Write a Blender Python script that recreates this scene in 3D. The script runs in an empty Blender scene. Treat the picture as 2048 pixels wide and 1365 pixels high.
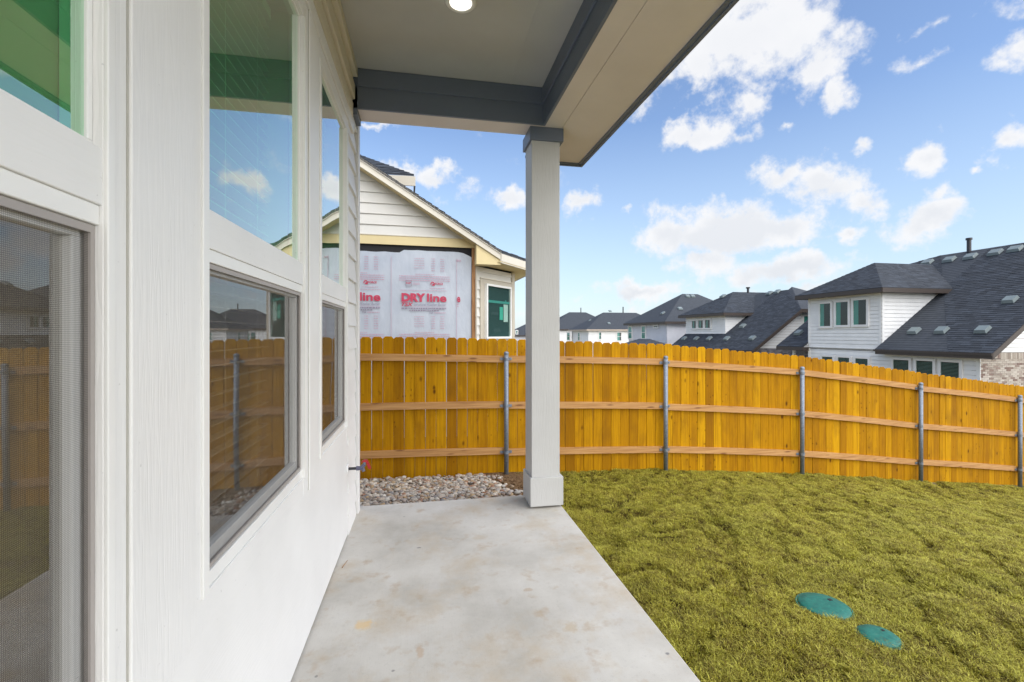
import bpy, bmesh, math, random
import numpy as np
from mathutils import Vector, Matrix, noise as mnoise

random.seed(7)
C = bpy.context.scene.collection
R = math.radians
# ------------------------------------------------------------------ camera
TH = R(10.82); FPX = 910.0; HOR = 668.0; EYE = 1.5
cam_d = bpy.data.cameras.new('camera'); cam = bpy.data.objects.new('camera', cam_d); C.objects.link(cam)
cam.location = (0, 0, EYE); cam.rotation_euler = (R(90), 0, -TH)
cam_d.sensor_width = 36.0; cam_d.lens = FPX / 2048 * 36.0
cam_d.shift_y = -(682.5 - HOR) / 2048.0
cam_d.clip_start = 0.03; cam_d.clip_end = 3000
sc = bpy.context.scene; sc.camera = cam
# ------------------------------------------------------------------ view, world, sun
sc.view_settings.view_transform = 'Standard'; sc.view_settings.look = 'None'
sc.view_settings.gamma = 1.0; sc.view_settings.use_curve_mapping = False
sc.view_settings.exposure = 1.2
SUN_AZ, SUN_EL = R(146), R(45)
SKY_STR = 0.091
sun_d = bpy.data.lights.new('sun', 'SUN'); sun = bpy.data.objects.new('sun', sun_d); C.objects.link(sun)
sun_d.energy = 2.35; sun_d.angle = R(115); sun_d.color = (1.0, 0.965, 0.91)
sd = Vector((math.sin(SUN_AZ) * math.cos(SUN_EL), math.cos(SUN_AZ) * math.cos(SUN_EL), math.sin(SUN_EL)))
sun.rotation_euler = sd.to_track_quat('Z', 'Y').to_euler()


def pix_dir(px, py):
    """world direction through a point of the 2048 px photograph (forward distance 1)"""
    X = (px - 1024) / FPX; Z = (HOR - py) / FPX
    return Vector((X * math.cos(TH) + math.sin(TH), -X * math.sin(TH) + math.cos(TH), Z))


class NT:
    """small node-tree helper"""
    def __init__(s, tree): s.t = tree; s.n = tree.nodes; s.l = tree.links
    def new(s, typ, **kw):
        nd = s.n.new(typ)
        for k, v in kw.items(): setattr(nd, k, v)
        return nd
    def put(s, sock, v):
        if isinstance(v, bpy.types.NodeSocket): s.l.new(v, sock)
        elif v is not None: sock.default_value = v
    def math(s, op, a, b=None, c=None, clamp=False):
        nd = s.new('ShaderNodeMath', operation=op, use_clamp=clamp)
        s.put(nd.inputs[0], a); s.put(nd.inputs[1], b)
        if c is not None: s.put(nd.inputs[2], c)
        return nd.outputs[0]
    def vmath(s, op, a, b=None, out=0):
        nd = s.new('ShaderNodeVectorMath', operation=op)
        s.put(nd.inputs[0], a); s.put(nd.inputs[1], b)
        return nd.outputs[out]
    def noise(s, vec, scale, detail=4, rough=0.55, col=False):
        nd = s.new('ShaderNodeTexNoise'); s.put(nd.inputs['Vector'], vec)
        nd.inputs['Scale'].default_value = scale; nd.inputs['Detail'].default_value = detail
        nd.inputs['Roughness'].default_value = rough
        return nd.outputs['Color' if col else 'Fac']
    def ramp(s, fac, stops, interp='LINEAR'):
        nd = s.new('ShaderNodeValToRGB'); nd.color_ramp.interpolation = interp
        e = nd.color_ramp.elements
        while len(e) > 1: e.remove(e[-1])
        e[0].position = stops[0][0]; e[0].color = (*stops[0][1], 1)
        for p, c in stops[1:]:
            q = e.new(p); q.color = (*c, 1)
        s.put(nd.inputs[0], fac); return nd.outputs[0]
    def mix(s, fac, a, b, blend='MIX'):
        nd = s.new('ShaderNodeMix', data_type='RGBA', blend_type=blend)
        s.put(nd.inputs[0], fac)
        s.put(nd.inputs[6], a if isinstance(a, bpy.types.NodeSocket) else (*a, 1))
        s.put(nd.inputs[7], b if isinstance(b, bpy.types.NodeSocket) else (*b, 1))
        return nd.outputs[2]
    def mapr(s, v, a, b, c=0., d=1., smooth=False):
        nd = s.new('ShaderNodeMapRange'); nd.interpolation_type = 'SMOOTHSTEP' if smooth else 'LINEAR'
        s.put(nd.inputs[0], v)
        for i, q in enumerate((a, b, c, d)): nd.inputs[i + 1].default_value = q
        return nd.outputs[0]
    def mapping(s, vec, scale=(1, 1, 1), rot=(0, 0, 0), loc=(0, 0, 0)):
        nd = s.new('ShaderNodeMapping'); s.put(nd.inputs[0], vec)
        nd.inputs['Location'].default_value = loc; nd.inputs['Rotation'].default_value = rot; nd.inputs['Scale'].default_value = scale
        return nd.outputs[0]


world = bpy.data.worlds.new('World'); sc.world = world; world.use_nodes = True
W = NT(world.node_tree); W.n.clear()
sky = W.new('ShaderNodeTexSky'); sky.sky_type = 'NISHITA'; sky.sun_disc = False
sky.sun_elevation = SUN_EL; sky.sun_rotation = SUN_AZ; sky.air_density = 1.0; sky.dust_density = 0.6; sky.ozone_density = 2.0
tc = W.new('ShaderNodeTexCoord').outputs['Generated']
sep = W.new('ShaderNodeSeparateXYZ'); W.l.new(tc, sep.inputs[0])
az = W.math('ARCTAN2', sep.outputs[0], sep.outputs[1]); el = W.math('ARCSINE', sep.outputs[2])
cmb = W.new('ShaderNodeCombineXYZ'); W.l.new(az, cmb.inputs[0]); W.l.new(el, cmb.inputs[1])
dist = W.vmath('SCALE', W.vmath('SUBTRACT', W.noise(tc, 9, 5, 0.6, True), (0.5, 0.5, 0.5)))
dist.node.inputs['Scale'].default_value = 0.13
P = W.vmath('ADD', cmb.outputs[0], dist)
CLOUDS = [  # photo x, y, half width, half height, strength
    (1500, 80, 170, 105, 1.3), (1640, 120, 85, 85, 1.15), (1395, 150, 80, 60, 1.1), (1695, 185, 45, 42, 1.0), (1490, 200, 60, 40, .8), (1540, -60, 260, 110, 1.3),
    (1390, 265, 80, 34, 1.1), (1470, 272, 50, 24, .85), (1865, 120, 50, 16, .42), (2000, 105, 50, 52, 1.0), (2040, 20, 60, 30, .6), (1890, 20, 40, 14, .38),
    (1565, 252, 22, 18, .7), (1735, 292, 26, 22, .95), (1862, 303, 42, 40, 1.05), (2005, 293, 50, 42, 1.1), (1943, 337, 18, 14, .9),
    (1555, 350, 75, 42, 1.05), (1650, 372, 95, 45, 1.1), (1728, 392, 55, 30, .9), (1340, 455, 75, 48, 1.2), (1450, 458, 140, 58, 1.35), (1560, 450, 110, 45, 1.2),
    (1685, 452, 34, 22, .85), (1850, 440, 95, 46, 1.15), (1870, 395, 40, 30, .9), (1420, 510, 90, 32, .9), (1590, 540, 145, 34, 1.2), (1285, 580, 125, 20, 1.0),
    (1600, 585, 220, 18, .7), (1167, 402, 40, 30, 1.1), (1022, 392, 50, 27, 1.05), (868, 350, 50, 22, 1.0), (800, 335, 40, 18, .9), (752, 248, 44, 10, .8),
    (1240, 420, 16, 12, .75), (1040, 628, 60, 12, .8), (300, 480, 160, 60, 1.2), (60, 330, 160, 90, 1.2), (560, 150, 120, 50, 1.0), (2300, 200, 160, 100, 1.2), (2250, 480, 200, 60, 1.2)]
F = None
for (cx, cy, rw, rh, amp) in CLOUDS:
    d0 = pix_dir(cx, cy); d1 = pix_dir(cx + rw, cy); d2 = pix_dir(cx, cy - rh)
    def ae(d): d = d.normalized(); return math.atan2(d.x, d.y), math.asin(d.z)
    a0, e0 = ae(d0); wa = abs(ae(d1)[0] - a0) * 1.25; we = abs(ae(d2)[1] - e0) * 1.25
    v = W.vmath('MULTIPLY', W.vmath('SUBTRACT', P, (a0, e0, 0)), (1 / wa, 1 / we, 0))
    r = W.vmath('LENGTH', v, out=1)
    f = W.math('MULTIPLY', W.math('SUBTRACT', 1.0, r), amp)
    F = f if F is None else W.math('MAXIMUM', F, f)
# away from the photographed part added cumulus cover made denser for more diffuse light
behind = W.mapr(sep.outputs[1], 0.1, -0.25, 0, 1, True)
big = W.noise(W.mapping(tc, (1, 1, 2.2)), 2.6, 4, .5)
Fg = W.math('ADD', W.math('MULTIPLY', W.math('SUBTRACT', big, 0.38), 5.0), W.math('SUBTRACT', behind, 1.0))
F = W.math('MAXIMUM', W.math('MAXIMUM', F, -1.0), Fg)
fine = W.math('SUBTRACT', W.noise(tc, 19, 9, 0.62), 0.5)
dens = W.math('ADD', F, W.math('MULTIPLY', fine, 2.5))
mask = W.mapr(dens, 0.05, 0.80, 0, 1, True)
mask = W.math('MULTIPLY', mask, 0.96)
core = W.mapr(W.math('ADD', F, W.math('MULTIPLY', W.math('SUBTRACT', W.noise(W.mapping(tc, loc=(0, 0, .03)), 12, 5, .5), .5), 1.6)), 0.45, 1.1, 0, 1, True)
lowmix = W.mapr(el, 0.08, 0.42, 1.0, 0.25)
ccol = W.mix(W.math('MULTIPLY', core, lowmix), (4.6, 4.62, 4.7), (3.8, 3.92, 4.15))
skyc = W.vmath('MULTIPLY', sky.outputs[0], (1.02, 1.02, 1.06))
hz = W.mapr(el, 0.0, 0.42, 0.72, 0.0)
skyc = W.mix(hz, skyc, (3.2, 3.85, 4.4))
allc = W.mix(mask, skyc, ccol)
bg = W.new('ShaderNodeBackground'); W.l.new(allc, bg.inputs[0]); bg.inputs[1].default_value = SKY_STR
wo = W.new('ShaderNodeOutputWorld'); W.l.new(bg.outputs[0], wo.inputs[0])
world.cycles.sampling_method = 'MANUAL'; world.cycles.sample_map_resolution = 512


# ------------------------------------------------------------------ materials
def mat(name):
    m = bpy.data.materials.new(name); m.use_nodes = True
    t = NT(m.node_tree); b = m.node_tree.nodes['Principled BSDF']
    return m, t, b

def bump(t, b, h, strength=0.3, dist=0.01):
    nd = t.new('ShaderNodeBump'); nd.inputs['Strength'].default_value = strength; nd.inputs['Distance'].default_value = dist
    t.l.new(h, nd.inputs['Height']); t.l.new(nd.outputs[0], b.inputs['Normal'])

def m_paint(name, col, rough=0.5, grain=None, gs=0.35, spots=0.0):
    """painted board; grain = axis 0/1/2 along which the embossed wood grain runs"""
    m, t, b = mat(name); pos = t.new('ShaderNodeNewGeometry').outputs['Position']
    n1 = t.noise(pos, 1.7, 4, .6)
    c = t.mix(t.mapr(n1, .3, .7), tuple(x * .94 for x in col), tuple(min(1, x * 1.04) for x in col))
    if spots:
        n3 = t.noise(pos, 60, 2, .5); c = t.mix(t.mapr(n3, .74, .78, 0, spots), c, tuple(x * .45 for x in col))
    t.l.new(c, b.inputs['Base Color']); b.inputs['Roughness'].default_value = rough
    if grain is not None:
        s = [70, 70, 70]; s[grain] = 3.0
        w = t.noise(t.mapping(pos, tuple(s)), 1.0, 5, .65)
        s2 = [14, 14, 14]; s2[grain] = 1.1
        w2 = t.noise(t.mapping(pos, tuple(s2)), 1.0, 3, .6)
        wav = t.math('ABSOLUTE', t.math('SINE', t.math('MULTIPLY', w2, 42)))
        bump(t, b, t.math('ADD', w, t.math('MULTIPLY', wav, .35)), gs, 0.004)
    else:
        bump(t, b, t.noise(pos, 90, 3, .6), 0.08, 0.003)
    return m

M = {}
WHITE = (.80, .798, .785)
M['white_v'] = m_paint('white_paint_vertical_grain', WHITE, .45, 2, .24, .35)
M['white_h'] = m_paint('white_paint_horizontal_grain', WHITE, .45, 1, .18, .35)
M['white'] = m_paint('white_paint', WHITE, .5)
M['vinyl'] = m_paint('white_vinyl', (.82, .82, .80), .3)
M['cream'] = m_paint('cream_trim_paint', (.74, .69, .57), .5)
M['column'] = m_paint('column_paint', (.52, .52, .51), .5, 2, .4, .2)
M['dark_beam'] = m_paint('slate_beam_paint', (.135, .165, .225), .42, 1, .3)
M['dark_beam_x'] = m_paint('slate_beam_paint_across', (.135, .165, .225), .42, 0, .3)
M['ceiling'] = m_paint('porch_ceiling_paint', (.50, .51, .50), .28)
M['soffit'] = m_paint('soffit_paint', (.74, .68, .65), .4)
M['interior'] = m_paint('interior_drywall', (.62, .57, .48), .7)
M['carpet'] = m_paint('interior_floor', (.16, .13, .10), .9)
M['blind'] = m_paint('blind_vinyl', (.80, .80, .74), .35)
M['caulk'] = m_paint('caulk', (.45, .44, .40), .8)
M['gap'] = m_paint('dark_gap', (.02, .02, .022), .9)
M['black'] = m_paint('black_pipe', (.02, .02, .028), .35)
M['red'] = m_paint('red_handle', (.35, .01, .015), .35)
M['white_plate'] = m_paint('white_plate', (.8, .8, .8), .35)
M['brownfascia'] = m_paint('dark_brown_fascia', (.055, .042, .036), .5)
M['h_white'] = m_paint('house_white_siding', (.84, .85, .85), .55)
M['h_grey'] = m_paint('house_pale_grey_siding', (.66, .67, .72), .55)
M['h_cream'] = m_paint('primed_cream_siding', (.68, .67, .63), .6)
M['h_trim'] = m_paint('primed_yellowish_trim', (.72, .60, .33), .6)
M['h_fascia'] = m_paint('primed_fascia', (.66, .62, .53), .55)
M['h_taupe'] = m_paint('taupe_trim', (.50, .46, .38), .6)
M['tan_fascia'] = m_paint('tan_fascia', (.45, .38, .32), .6)
M['teal'] = m_paint('teal_curtain', (.10, .36, .32), .6)
M['room_shade'] = m_paint('room_shade_sheet', (.012, .016, .018), .8)
M['screen_frame'] = m_paint('taupe_screen_frame', (.36, .33, .31), .4)
M['green_room_shade'] = m_paint('dim_green_room_shade', (.045, .075, .075), .8)
M['tapmetal'] = m_paint('dark_tap_metal', (.10, .10, .16), .3)
M['vent'] = m_paint('roof_vent_metal', (.17, .21, .22), .5)
M['tag_green'] = m_paint('green_sticker', (.12, .55, .42), .5)
M['tag_white'] = m_paint('white_sticker', (.75, .72, .68), .5)

def m_fence():
    m, t, b = mat('cedar_picket_stain'); g = t.new('ShaderNodeNewGeometry').outputs['Position']
    oi = t.new('ShaderNodeObjectInfo').outputs['Random']
    off = t.new('ShaderNodeCombineXYZ'); t.l.new(t.math('MULTIPLY', oi, 37.0), off.inputs[0]); t.l.new(t.math('MULTIPLY', oi, 91.0), off.inputs[2])
    p = t.vmath('ADD', g, off.outputs[0])
    gr = t.noise(t.mapping(p, (38, 38, 1.6)), 1.0, 6, .62)
    c = t.ramp(oi, [(0, (.31, .138, .002)), (.18, (.42, .195, .002)), (.4, (.53, .265, .003)), (.6, (.45, .21, .002)), (.8, (.61, .32, .004)), (1, (.35, .155, .002))])
    c = t.mix(t.mapr(gr, .38, .72, 0, .6), c, (.21, .075, .003))
    bl = t.noise(t.mapping(p, (5, 5, 2.2)), 1.0, 4, .6)
    c = t.mix(t.mapr(bl, .48, .74, 0, .6), c, (.20, .085, .006))
    vo = t.new('ShaderNodeTexVoronoi'); t.l.new(t.mapping(p, (6.5, 6.5, 3.6)), vo.inputs['Vector']); vo.inputs['Scale'].default_value = 1.0
    vr = t.new('ShaderNodeSeparateColor'); t.l.new(vo.outputs['Color'], vr.inputs[0])
    kn = t.math('MULTIPLY', t.mapr(vo.outputs['Distance'], .17, .06), t.mapr(vr.outputs[0], .55, .6))
    vo2 = t.new('ShaderNodeTexVoronoi'); t.l.new(t.mapping(p, (17, 17, 11)), vo2.inputs['Vector']); vo2.inputs['Scale'].default_value = 1.0
    vr2 = t.new('ShaderNodeSeparateColor'); t.l.new(vo2.outputs['Color'], vr2.inputs[0])
    c = t.mix(t.math('MULTIPLY', t.math('MULTIPLY', t.mapr(vo2.outputs['Distance'], .22, .08), t.mapr(vr2.outputs[1], .8, .84)), .8), c, (.10, .03, .003))
    c = t.mix(t.math('MULTIPLY', kn, .9), c, (.085, .026, .003))
    t.l.new(c, b.inputs['Base Color']); b.inputs['Roughness'].default_value = .7
    b.inputs['Specular IOR Level'].default_value = .1
    bump(t, b, t.math('SUBTRACT', gr, kn), .35, .004)
    return m
M['fence'] = m_fence()

def m_rail():
    m, t, b = mat('pine_rail'); g = t.new('ShaderNodeNewGeometry').outputs['Position']
    oi = t.new('ShaderNodeObjectInfo').outputs['Random']
    off = t.new('ShaderNodeCombineXYZ'); t.l.new(t.math('MULTIPLY', oi, 57.0), off.inputs[0])
    p = t.vmath('ADD', g, off.outputs[0])
    gr = t.noise(t.mapping(p, (1.6, 30, 45)), 1.0, 6, .62)
    c = t.ramp(gr, [(.25, (.28, .125, .04)), (.5, (.47, .245, .085)), (.75, (.58, .34, .14))])
    vo = t.new('ShaderNodeTexVoronoi'); t.l.new(t.mapping(p, (3.2, 9, 16)), vo.inputs['Vector']); vo.inputs['Scale'].default_value = 1.0
    vr = t.new('ShaderNodeSeparateColor'); t.l.new(vo.outputs['Color'], vr.inputs[0])
    kn = t.math('MULTIPLY', t.mapr(vo.outputs['Distance'], .25, .1), t.mapr(vr.outputs[0], .5, .55))
    c = t.mix(t.math('MULTIPLY', kn, .8), c, (.14, .045, .01))
    t.l.new(c, b.inputs['Base Color']); b.inputs['Roughness'].default_value = .7
    bump(t, b, gr, .3, .004); return m
M['rail'] = m_rail()

def m_stud():
    m, t, b = mat('raw_stud_wood'); g = t.new('ShaderNodeNewGeometry').outputs['Position']
    gr = t.noise(t.mapping(g, (30, 30, 3)), 1.0, 6, .65)
    t.l.new(t.ramp(gr, [(.25, (.10, .04, .015)), (.5, (.30, .15, .06)), (.75, (.45, .26, .12))]), b.inputs['Base Color'])
    b.inputs['Roughness'].default_value = .8; return m
M['stud'] = m_stud()

def m_metal():
    m, t, b = mat('galvanised_steel'); g = t.new('ShaderNodeNewGeometry').outputs['Position']
    n = t.noise(g, 45, 4, .6)
    t.l.new(t.ramp(n, [(.3, (.15, .18, .22)), (.7, (.26, .30, .36))]), b.inputs['Base Color'])
    b.inputs['Metallic'].default_value = .45; b.inputs['Roughness'].default_value = .5; return m
M['steel'] = m_metal()

def m_concrete():
    m, t, b = mat('broomed_concrete'); g = t.new('ShaderNodeNewGeometry').outputs['Position']
    n1 = t.noise(g, 1.6, 7, .62); n2 = t.noise(t.mapping(g, (3, 1.2, 1)), 2.4, 6, .6); n3 = t.noise(g, 150, 3, .7)
    c = t.ramp(n1, [(.3, (.42, .40, .355)), (.5, (.56, .535, .485)), (.72, (.67, .65, .60))])
    st = t.noise(t.mapping(g, loc=(4, 9, 0)), 2.3, 5, .7)
    c = t.mix(t.mapr(st, .50, .70, 0, .6), c, (.50, .40, .27))
    st2 = t.noise(t.mapping(g, loc=(1, 3, 0)), 7.0, 4, .6)
    c = t.mix(t.mapr(st2, .57, .72, 0, .55), c, (.42, .30, .18))
    c = t.mix(t.mapr(n2, .55, .75, 0, .35), c, (.62, .61, .60))
    c = t.mix(t.mapr(n3, .60, .74, 0, .45), c, (.24, .22, .19))
    n4 = t.noise(g, 38, 5, .7); c = t.mix(t.mapr(n4, .55, .75, 0, .30), c, (.33, .31, .28))
    # the one yellow spill and a few black specks, fixed to the slab
    def spot(x, y, rx, ry, col, k, wob=1.1):
        nonlocal c
        d = t.vmath('LENGTH', t.vmath('MULTIPLY', t.vmath('SUBTRACT', g, (x, y, 0)), (1 / rx, 1 / ry, 0)), out=1)
        d = t.math('ADD', d, t.math('MULTIPLY', t.math('SUBTRACT', t.noise(g, 26, 5, .65), .5), wob * 2))
        c = t.mix(t.mapr(d, 1.15, .45, 0, k * .9, True), c, col)
    def fl(px, py):
        d = pix_dir(px, py); k = -EYE / d.z; return d.x * k, d.y * k
    for (px, py, rx, ry, col, k) in [(726, 1250, .055, .045, (.72, .50, .22), .7), (838, 1096, .022, .012, (.10, .10, .11), .8), (808, 1034, .012, .008, (.10, .10, .11), .7),
                                     (1056, 1180, .035, .02, (.40, .27, .15), .5), (1335, 1308, .012, .01, (.12, .12, .14), .8), (840, 1305, .02, .05, (.45, .28, .14), .5),
                                     (786, 1342, .008, .008, (.15, .14, .14), .7), (633, 1353, .008, .008, (.15, .14, .14), .7), (960, 1075, .06, .05, (.50, .39, .25), .4),
                                     (1140, 1255, .04, .05, (.47, .33, .16), .45)]:
        x, y = fl(px, py); spot(x, y, rx, ry, col, k)
    t.l.new(c, b.inputs['Base Color']); b.inputs['Roughness'].default_value = .75
    bump(t, b, t.math('ADD', t.math('MULTIPLY', n3, .4), t.noise(t.mapping(g, (120, 6, 6)), 1.0, 3, .6)), .12, .003)
    return m
M['concrete'] = m_concrete()

def m_island(name, stops, rough=.8, nscale=40, namt=.35, bs=.3):
    m, t, b = mat(name); gn = t.new('ShaderNodeNewGeometry')
    c = t.ramp(gn.outputs['Random Per Island'], stops)
    n = t.noise(gn.outputs['Position'], nscale, 4, .65)
    c = t.mix(t.mapr(n, .3, .75, 0, namt), c, tuple(v * .45 for v in stops[0][1]))
    t.l.new(c, b.inputs['Base Color']); b.inputs['Roughness'].default_value = rough
    bump(t, b, n, bs, .01); return m
M['shingle'] = m_island('asphalt_shingle', [(0, (.024, .030, .041)), (.35, (.031, .039, .053)), (.7, (.039, .049, .066)), (1, (.052, .064, .085))], .85, 30, .4)
M['stone'] = m_island('river_stone', [(0, (.34, .30, .25)), (.14, (.52, .47, .40)), (.28, (.19, .14, .10)), (.40, (.42, .29, .15)), (.52, (.62, .58, .51)), (.64, (.20, .19, .19)), (.78, (.38, .35, .32)), (.89, (.27, .12, .055)), (1, (.55, .50, .42))], .7, 30, .3, .15)
M['brick'] = m_island('mottled_brick', [(0, (.30, .25, .21)), (.2, (.46, .40, .34)), (.45, (.54, .49, .43)), (.62, (.62, .57, .50)), (.75, (.20, .13, .11)), (.85, (.27, .19, .16)), (1, (.56, .50, .44))], .85, 25, .3)
M['mortar'] = m_paint('mortar', (.42, .39, .35), .9)
M['greybrick'] = m_island('grey_brick', [(0, (.13, .13, .15)), (.5, (.24, .24, .27)), (1, (.36, .35, .37))], .85, 25, .3)

def m_farroof():
    m, t, b = mat('far_asphalt_roof'); g = t.new('ShaderNodeNewGeometry').outputs['Position']
    n = t.noise(t.mapping(g, (3, 3, 6)), 1.5, 5, .7)
    t.l.new(t.ramp(n, [(.3, (.026, .032, .042)), (.7, (.046, .055, .070))]), b.inputs['Base Color'])
    b.inputs['Roughness'].default_value = .85
    w = t.new('ShaderNodeTexWave', wave_type='BANDS', bands_direction='Z'); t.l.new(g, w.inputs['Vector']); w.inputs['Scale'].default_value = 3.2; w.inputs['Distortion'].default_value = .6
    bump(t, b, w.outputs['Fac'], .5, .02); return m
M['farroof'] = m_farroof()

def m_glass(name, tint, ior=1.9, rough=0.0, coat=False, boost=1.0, refl=(.95, .97, 1.0)):
    m = bpy.data.materials.new(name); m.use_nodes = True; t = NT(m.node_tree); t.n.clear()
    tr = t.new('ShaderNodeBsdfTransparent'); tr.inputs[0].default_value = (*tint, 1)
    gl = t.new('ShaderNodeBsdfGlossy'); gl.inputs[0].default_value = (*refl, 1); gl.inputs['Roughness'].default_value = rough
    lw = t.new('ShaderNodeLayerWeight'); lw.inputs[0].default_value = .5
    fr = t.new('ShaderNodeFresnel'); fr.inputs[0].default_value = ior
    fac = fr.outputs[0] if not coat else t.math('ADD', t.math('MULTIPLY', t.math('POWER', lw.outputs['Facing'], 2.0), .95), .14)
    # the panes of real units are never perfectly flat
    gnode = t.new('ShaderNodeNewGeometry'); g = gnode.outputs['Position']
    bp = t.new('ShaderNodeBump'); bp.inputs['Strength'].default_value = .12; bp.inputs['Distance'].default_value = .01
    t.l.new(t.noise(g, 2.2, 1, .4), bp.inputs['Height']); t.l.new(bp.outputs[0], gl.inputs['Normal'])
    mx = t.new('ShaderNodeMixShader'); t.l.new(t.math('MULTIPLY', t.math('MULTIPLY', fac, boost, clamp=True), t.math('SUBTRACT', 1.0, gnode.outputs['Backfacing'])), mx.inputs[0]); t.l.new(tr.outputs[0], mx.inputs[1]); t.l.new(gl.outputs[0], mx.inputs[2])
    o = t.new('ShaderNodeOutputMaterial'); t.l.new(mx.outputs[0], o.inputs[0]); return m
M['glass'] = m_glass('low_e_glass', (.62, .97, .74), 3.0, coat=True, refl=(1, 1, 1))
M['glass_low'] = m_glass('low_e_glass_behind_screen', (.90, .88, .84), 2.1, coat=True)
M['farglass'] = m_glass('far_window_glass', (.80, .90, .88), 1.5)

def m_screen():
    m = bpy.data.materials.new('insect_screen_mesh'); m.use_nodes = True; t = NT(m.node_tree); t.n.clear()
    g = t.new('ShaderNodeNewGeometry').outputs['Position']; s = t.new('ShaderNodeSeparateXYZ'); t.l.new(g, s.inputs[0])
    pitch = 2 * math.pi / .0030
    a = t.math('SINE', t.math('MULTIPLY', s.outputs[1], pitch)); b = t.math('SINE', t.math('MULTIPLY', s.outputs[2], pitch))
    f = t.mapr(t.math('MAXIMUM', a, b), .2, .9, .14, .56)
    tr = t.new('ShaderNodeBsdfTransparent'); df = t.new('ShaderNodeBsdfDiffuse'); df.inputs[0].default_value = (.050, .043, .040, 1)
    mx = t.new('ShaderNodeMixShader'); t.l.new(f, mx.inputs[0]); t.l.new(tr.outputs[0], mx.inputs[1]); t.l.new(df.outputs[0], mx.inputs[2])
    o = t.new('ShaderNodeOutputMaterial'); t.l.new(mx.outputs[0], o.inputs[0]); return m
M['screen'] = m_screen()

def m_emit(name, col, s):
    m, t, b = mat(name); b.inputs['Base Color'].default_value = (.8, .8, .78, 1)
    b.inputs['Emission Color'].default_value = (*col, 1); b.inputs['Emission Strength'].default_value = s; return m
M['lamp'] = m_emit('lit_diffuser', (1, .93, .82), .75)

def m_soil(name, cols, sc_=12, bs=.8):
    m, t, b = mat(name); g = t.new('ShaderNodeNewGeometry').outputs['Position']
    n = t.noise(g, sc_, 8, .7)
    t.l.new(t.ramp(n, [(.3, cols[0]), (.5, cols[1]), (.72, cols[2])]), b.inputs['Base Color']); b.inputs['Roughness'].default_value = .95; b.inputs['Specular IOR Level'].default_value = .05
    bump(t, b, n, bs, .03); return m
M['soil'] = m_soil('dry_soil', ((.06, .035, .018), (.16, .10, .055), (.30, .21, .12)), 25)
M['ground'] = m_soil('graded_ground', ((.10, .085, .045), (.17, .14, .075), (.22, .19, .11)), 3)
M['thatch'] = m_soil('turf_thatch', ((.016, .011, .003), (.045, .033, .007), (.10, .08, .018)), 14)

def m_grass():
    m, t, b = mat('dormant_turf_blades'); g = t.new('ShaderNodeNewGeometry'); oi = t.new('ShaderNodeObjectInfo')
    loc = oi.outputs['Location']
    n = t.noise(loc, 1.1, 4, .6); n2 = t.noise(t.mapping(loc, rot=(0, 0, .7), scale=(3.5, 1.0, 1)), 2.0, 5, .7)
    c = t.ramp(t.math('ADD', t.math('MULTIPLY', n2, .65), t.math('MULTIPLY', oi.outputs['Random'], .35)),
               [(.30, (.085, .048, .004)), (.43, (.20, .155, .009)), (.56, (.35, .315, .020)), (.77, (.48, .46, .060))])
    c = t.mix(t.mapr(n, .45, .75, 0, .4), c, (.20, .23, .02))
    rp = g.outputs['Random Per Island']
    c = t.mix(t.mapr(rp, .60, 1, 0, .85), c, (.60, .56, .10))
    c = t.mix(t.mapr(rp, .22, .0, 0, .8), c, (.10, .055, .008))
    t.l.new(c, b.inputs['Base Color']); b.inputs['Roughness'].default_value = .6; b.inputs['Specular IOR Level'].default_value = .3
    return m
M['grass'] = m_grass()

def m_lid():
    m, t, b = mat('green_plastic_lid'); g = t.new('ShaderNodeNewGeometry').outputs['Position']
    n = t.noise(g, 30, 6, .7)
    t.l.new(t.ramp(n, [(.35, (.004, .10, .075)), (.60, (.008, .165, .12)), (.78, (.12, .20, .14))]), b.inputs['Base Color'])
    b.inputs['Roughness'].default_value = .5; return m
M['lid'] = m_lid()

def m_wrap():
    m, t, b = mat('house_wrap_sheet'); g = t.new('ShaderNodeNewGeometry').outputs['Position']
    n = t.noise(g, 2.0, 4, .5); t.l.new(t.ramp(n, [(.3, (.41, .46, .54)), (.7, (.49, .54, .61))]), b.inputs['Base Color'])
    b.inputs['Roughness'].default_value = .4; bump(t, b, t.noise(t.mapping(g, (1, 1, .5)), 7, 3, .5), .35, .03); return m
M['wrap'] = m_wrap()
M['ink'] = m_paint('crimson_ink', (.50, .045, .10), .5)
M['ink_pale'] = m_paint('pale_crimson_ink', (.52, .32, .42), .5)
M['ink_grey'] = m_paint('grey_ink', (.26, .22, .30), .5)


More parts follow.
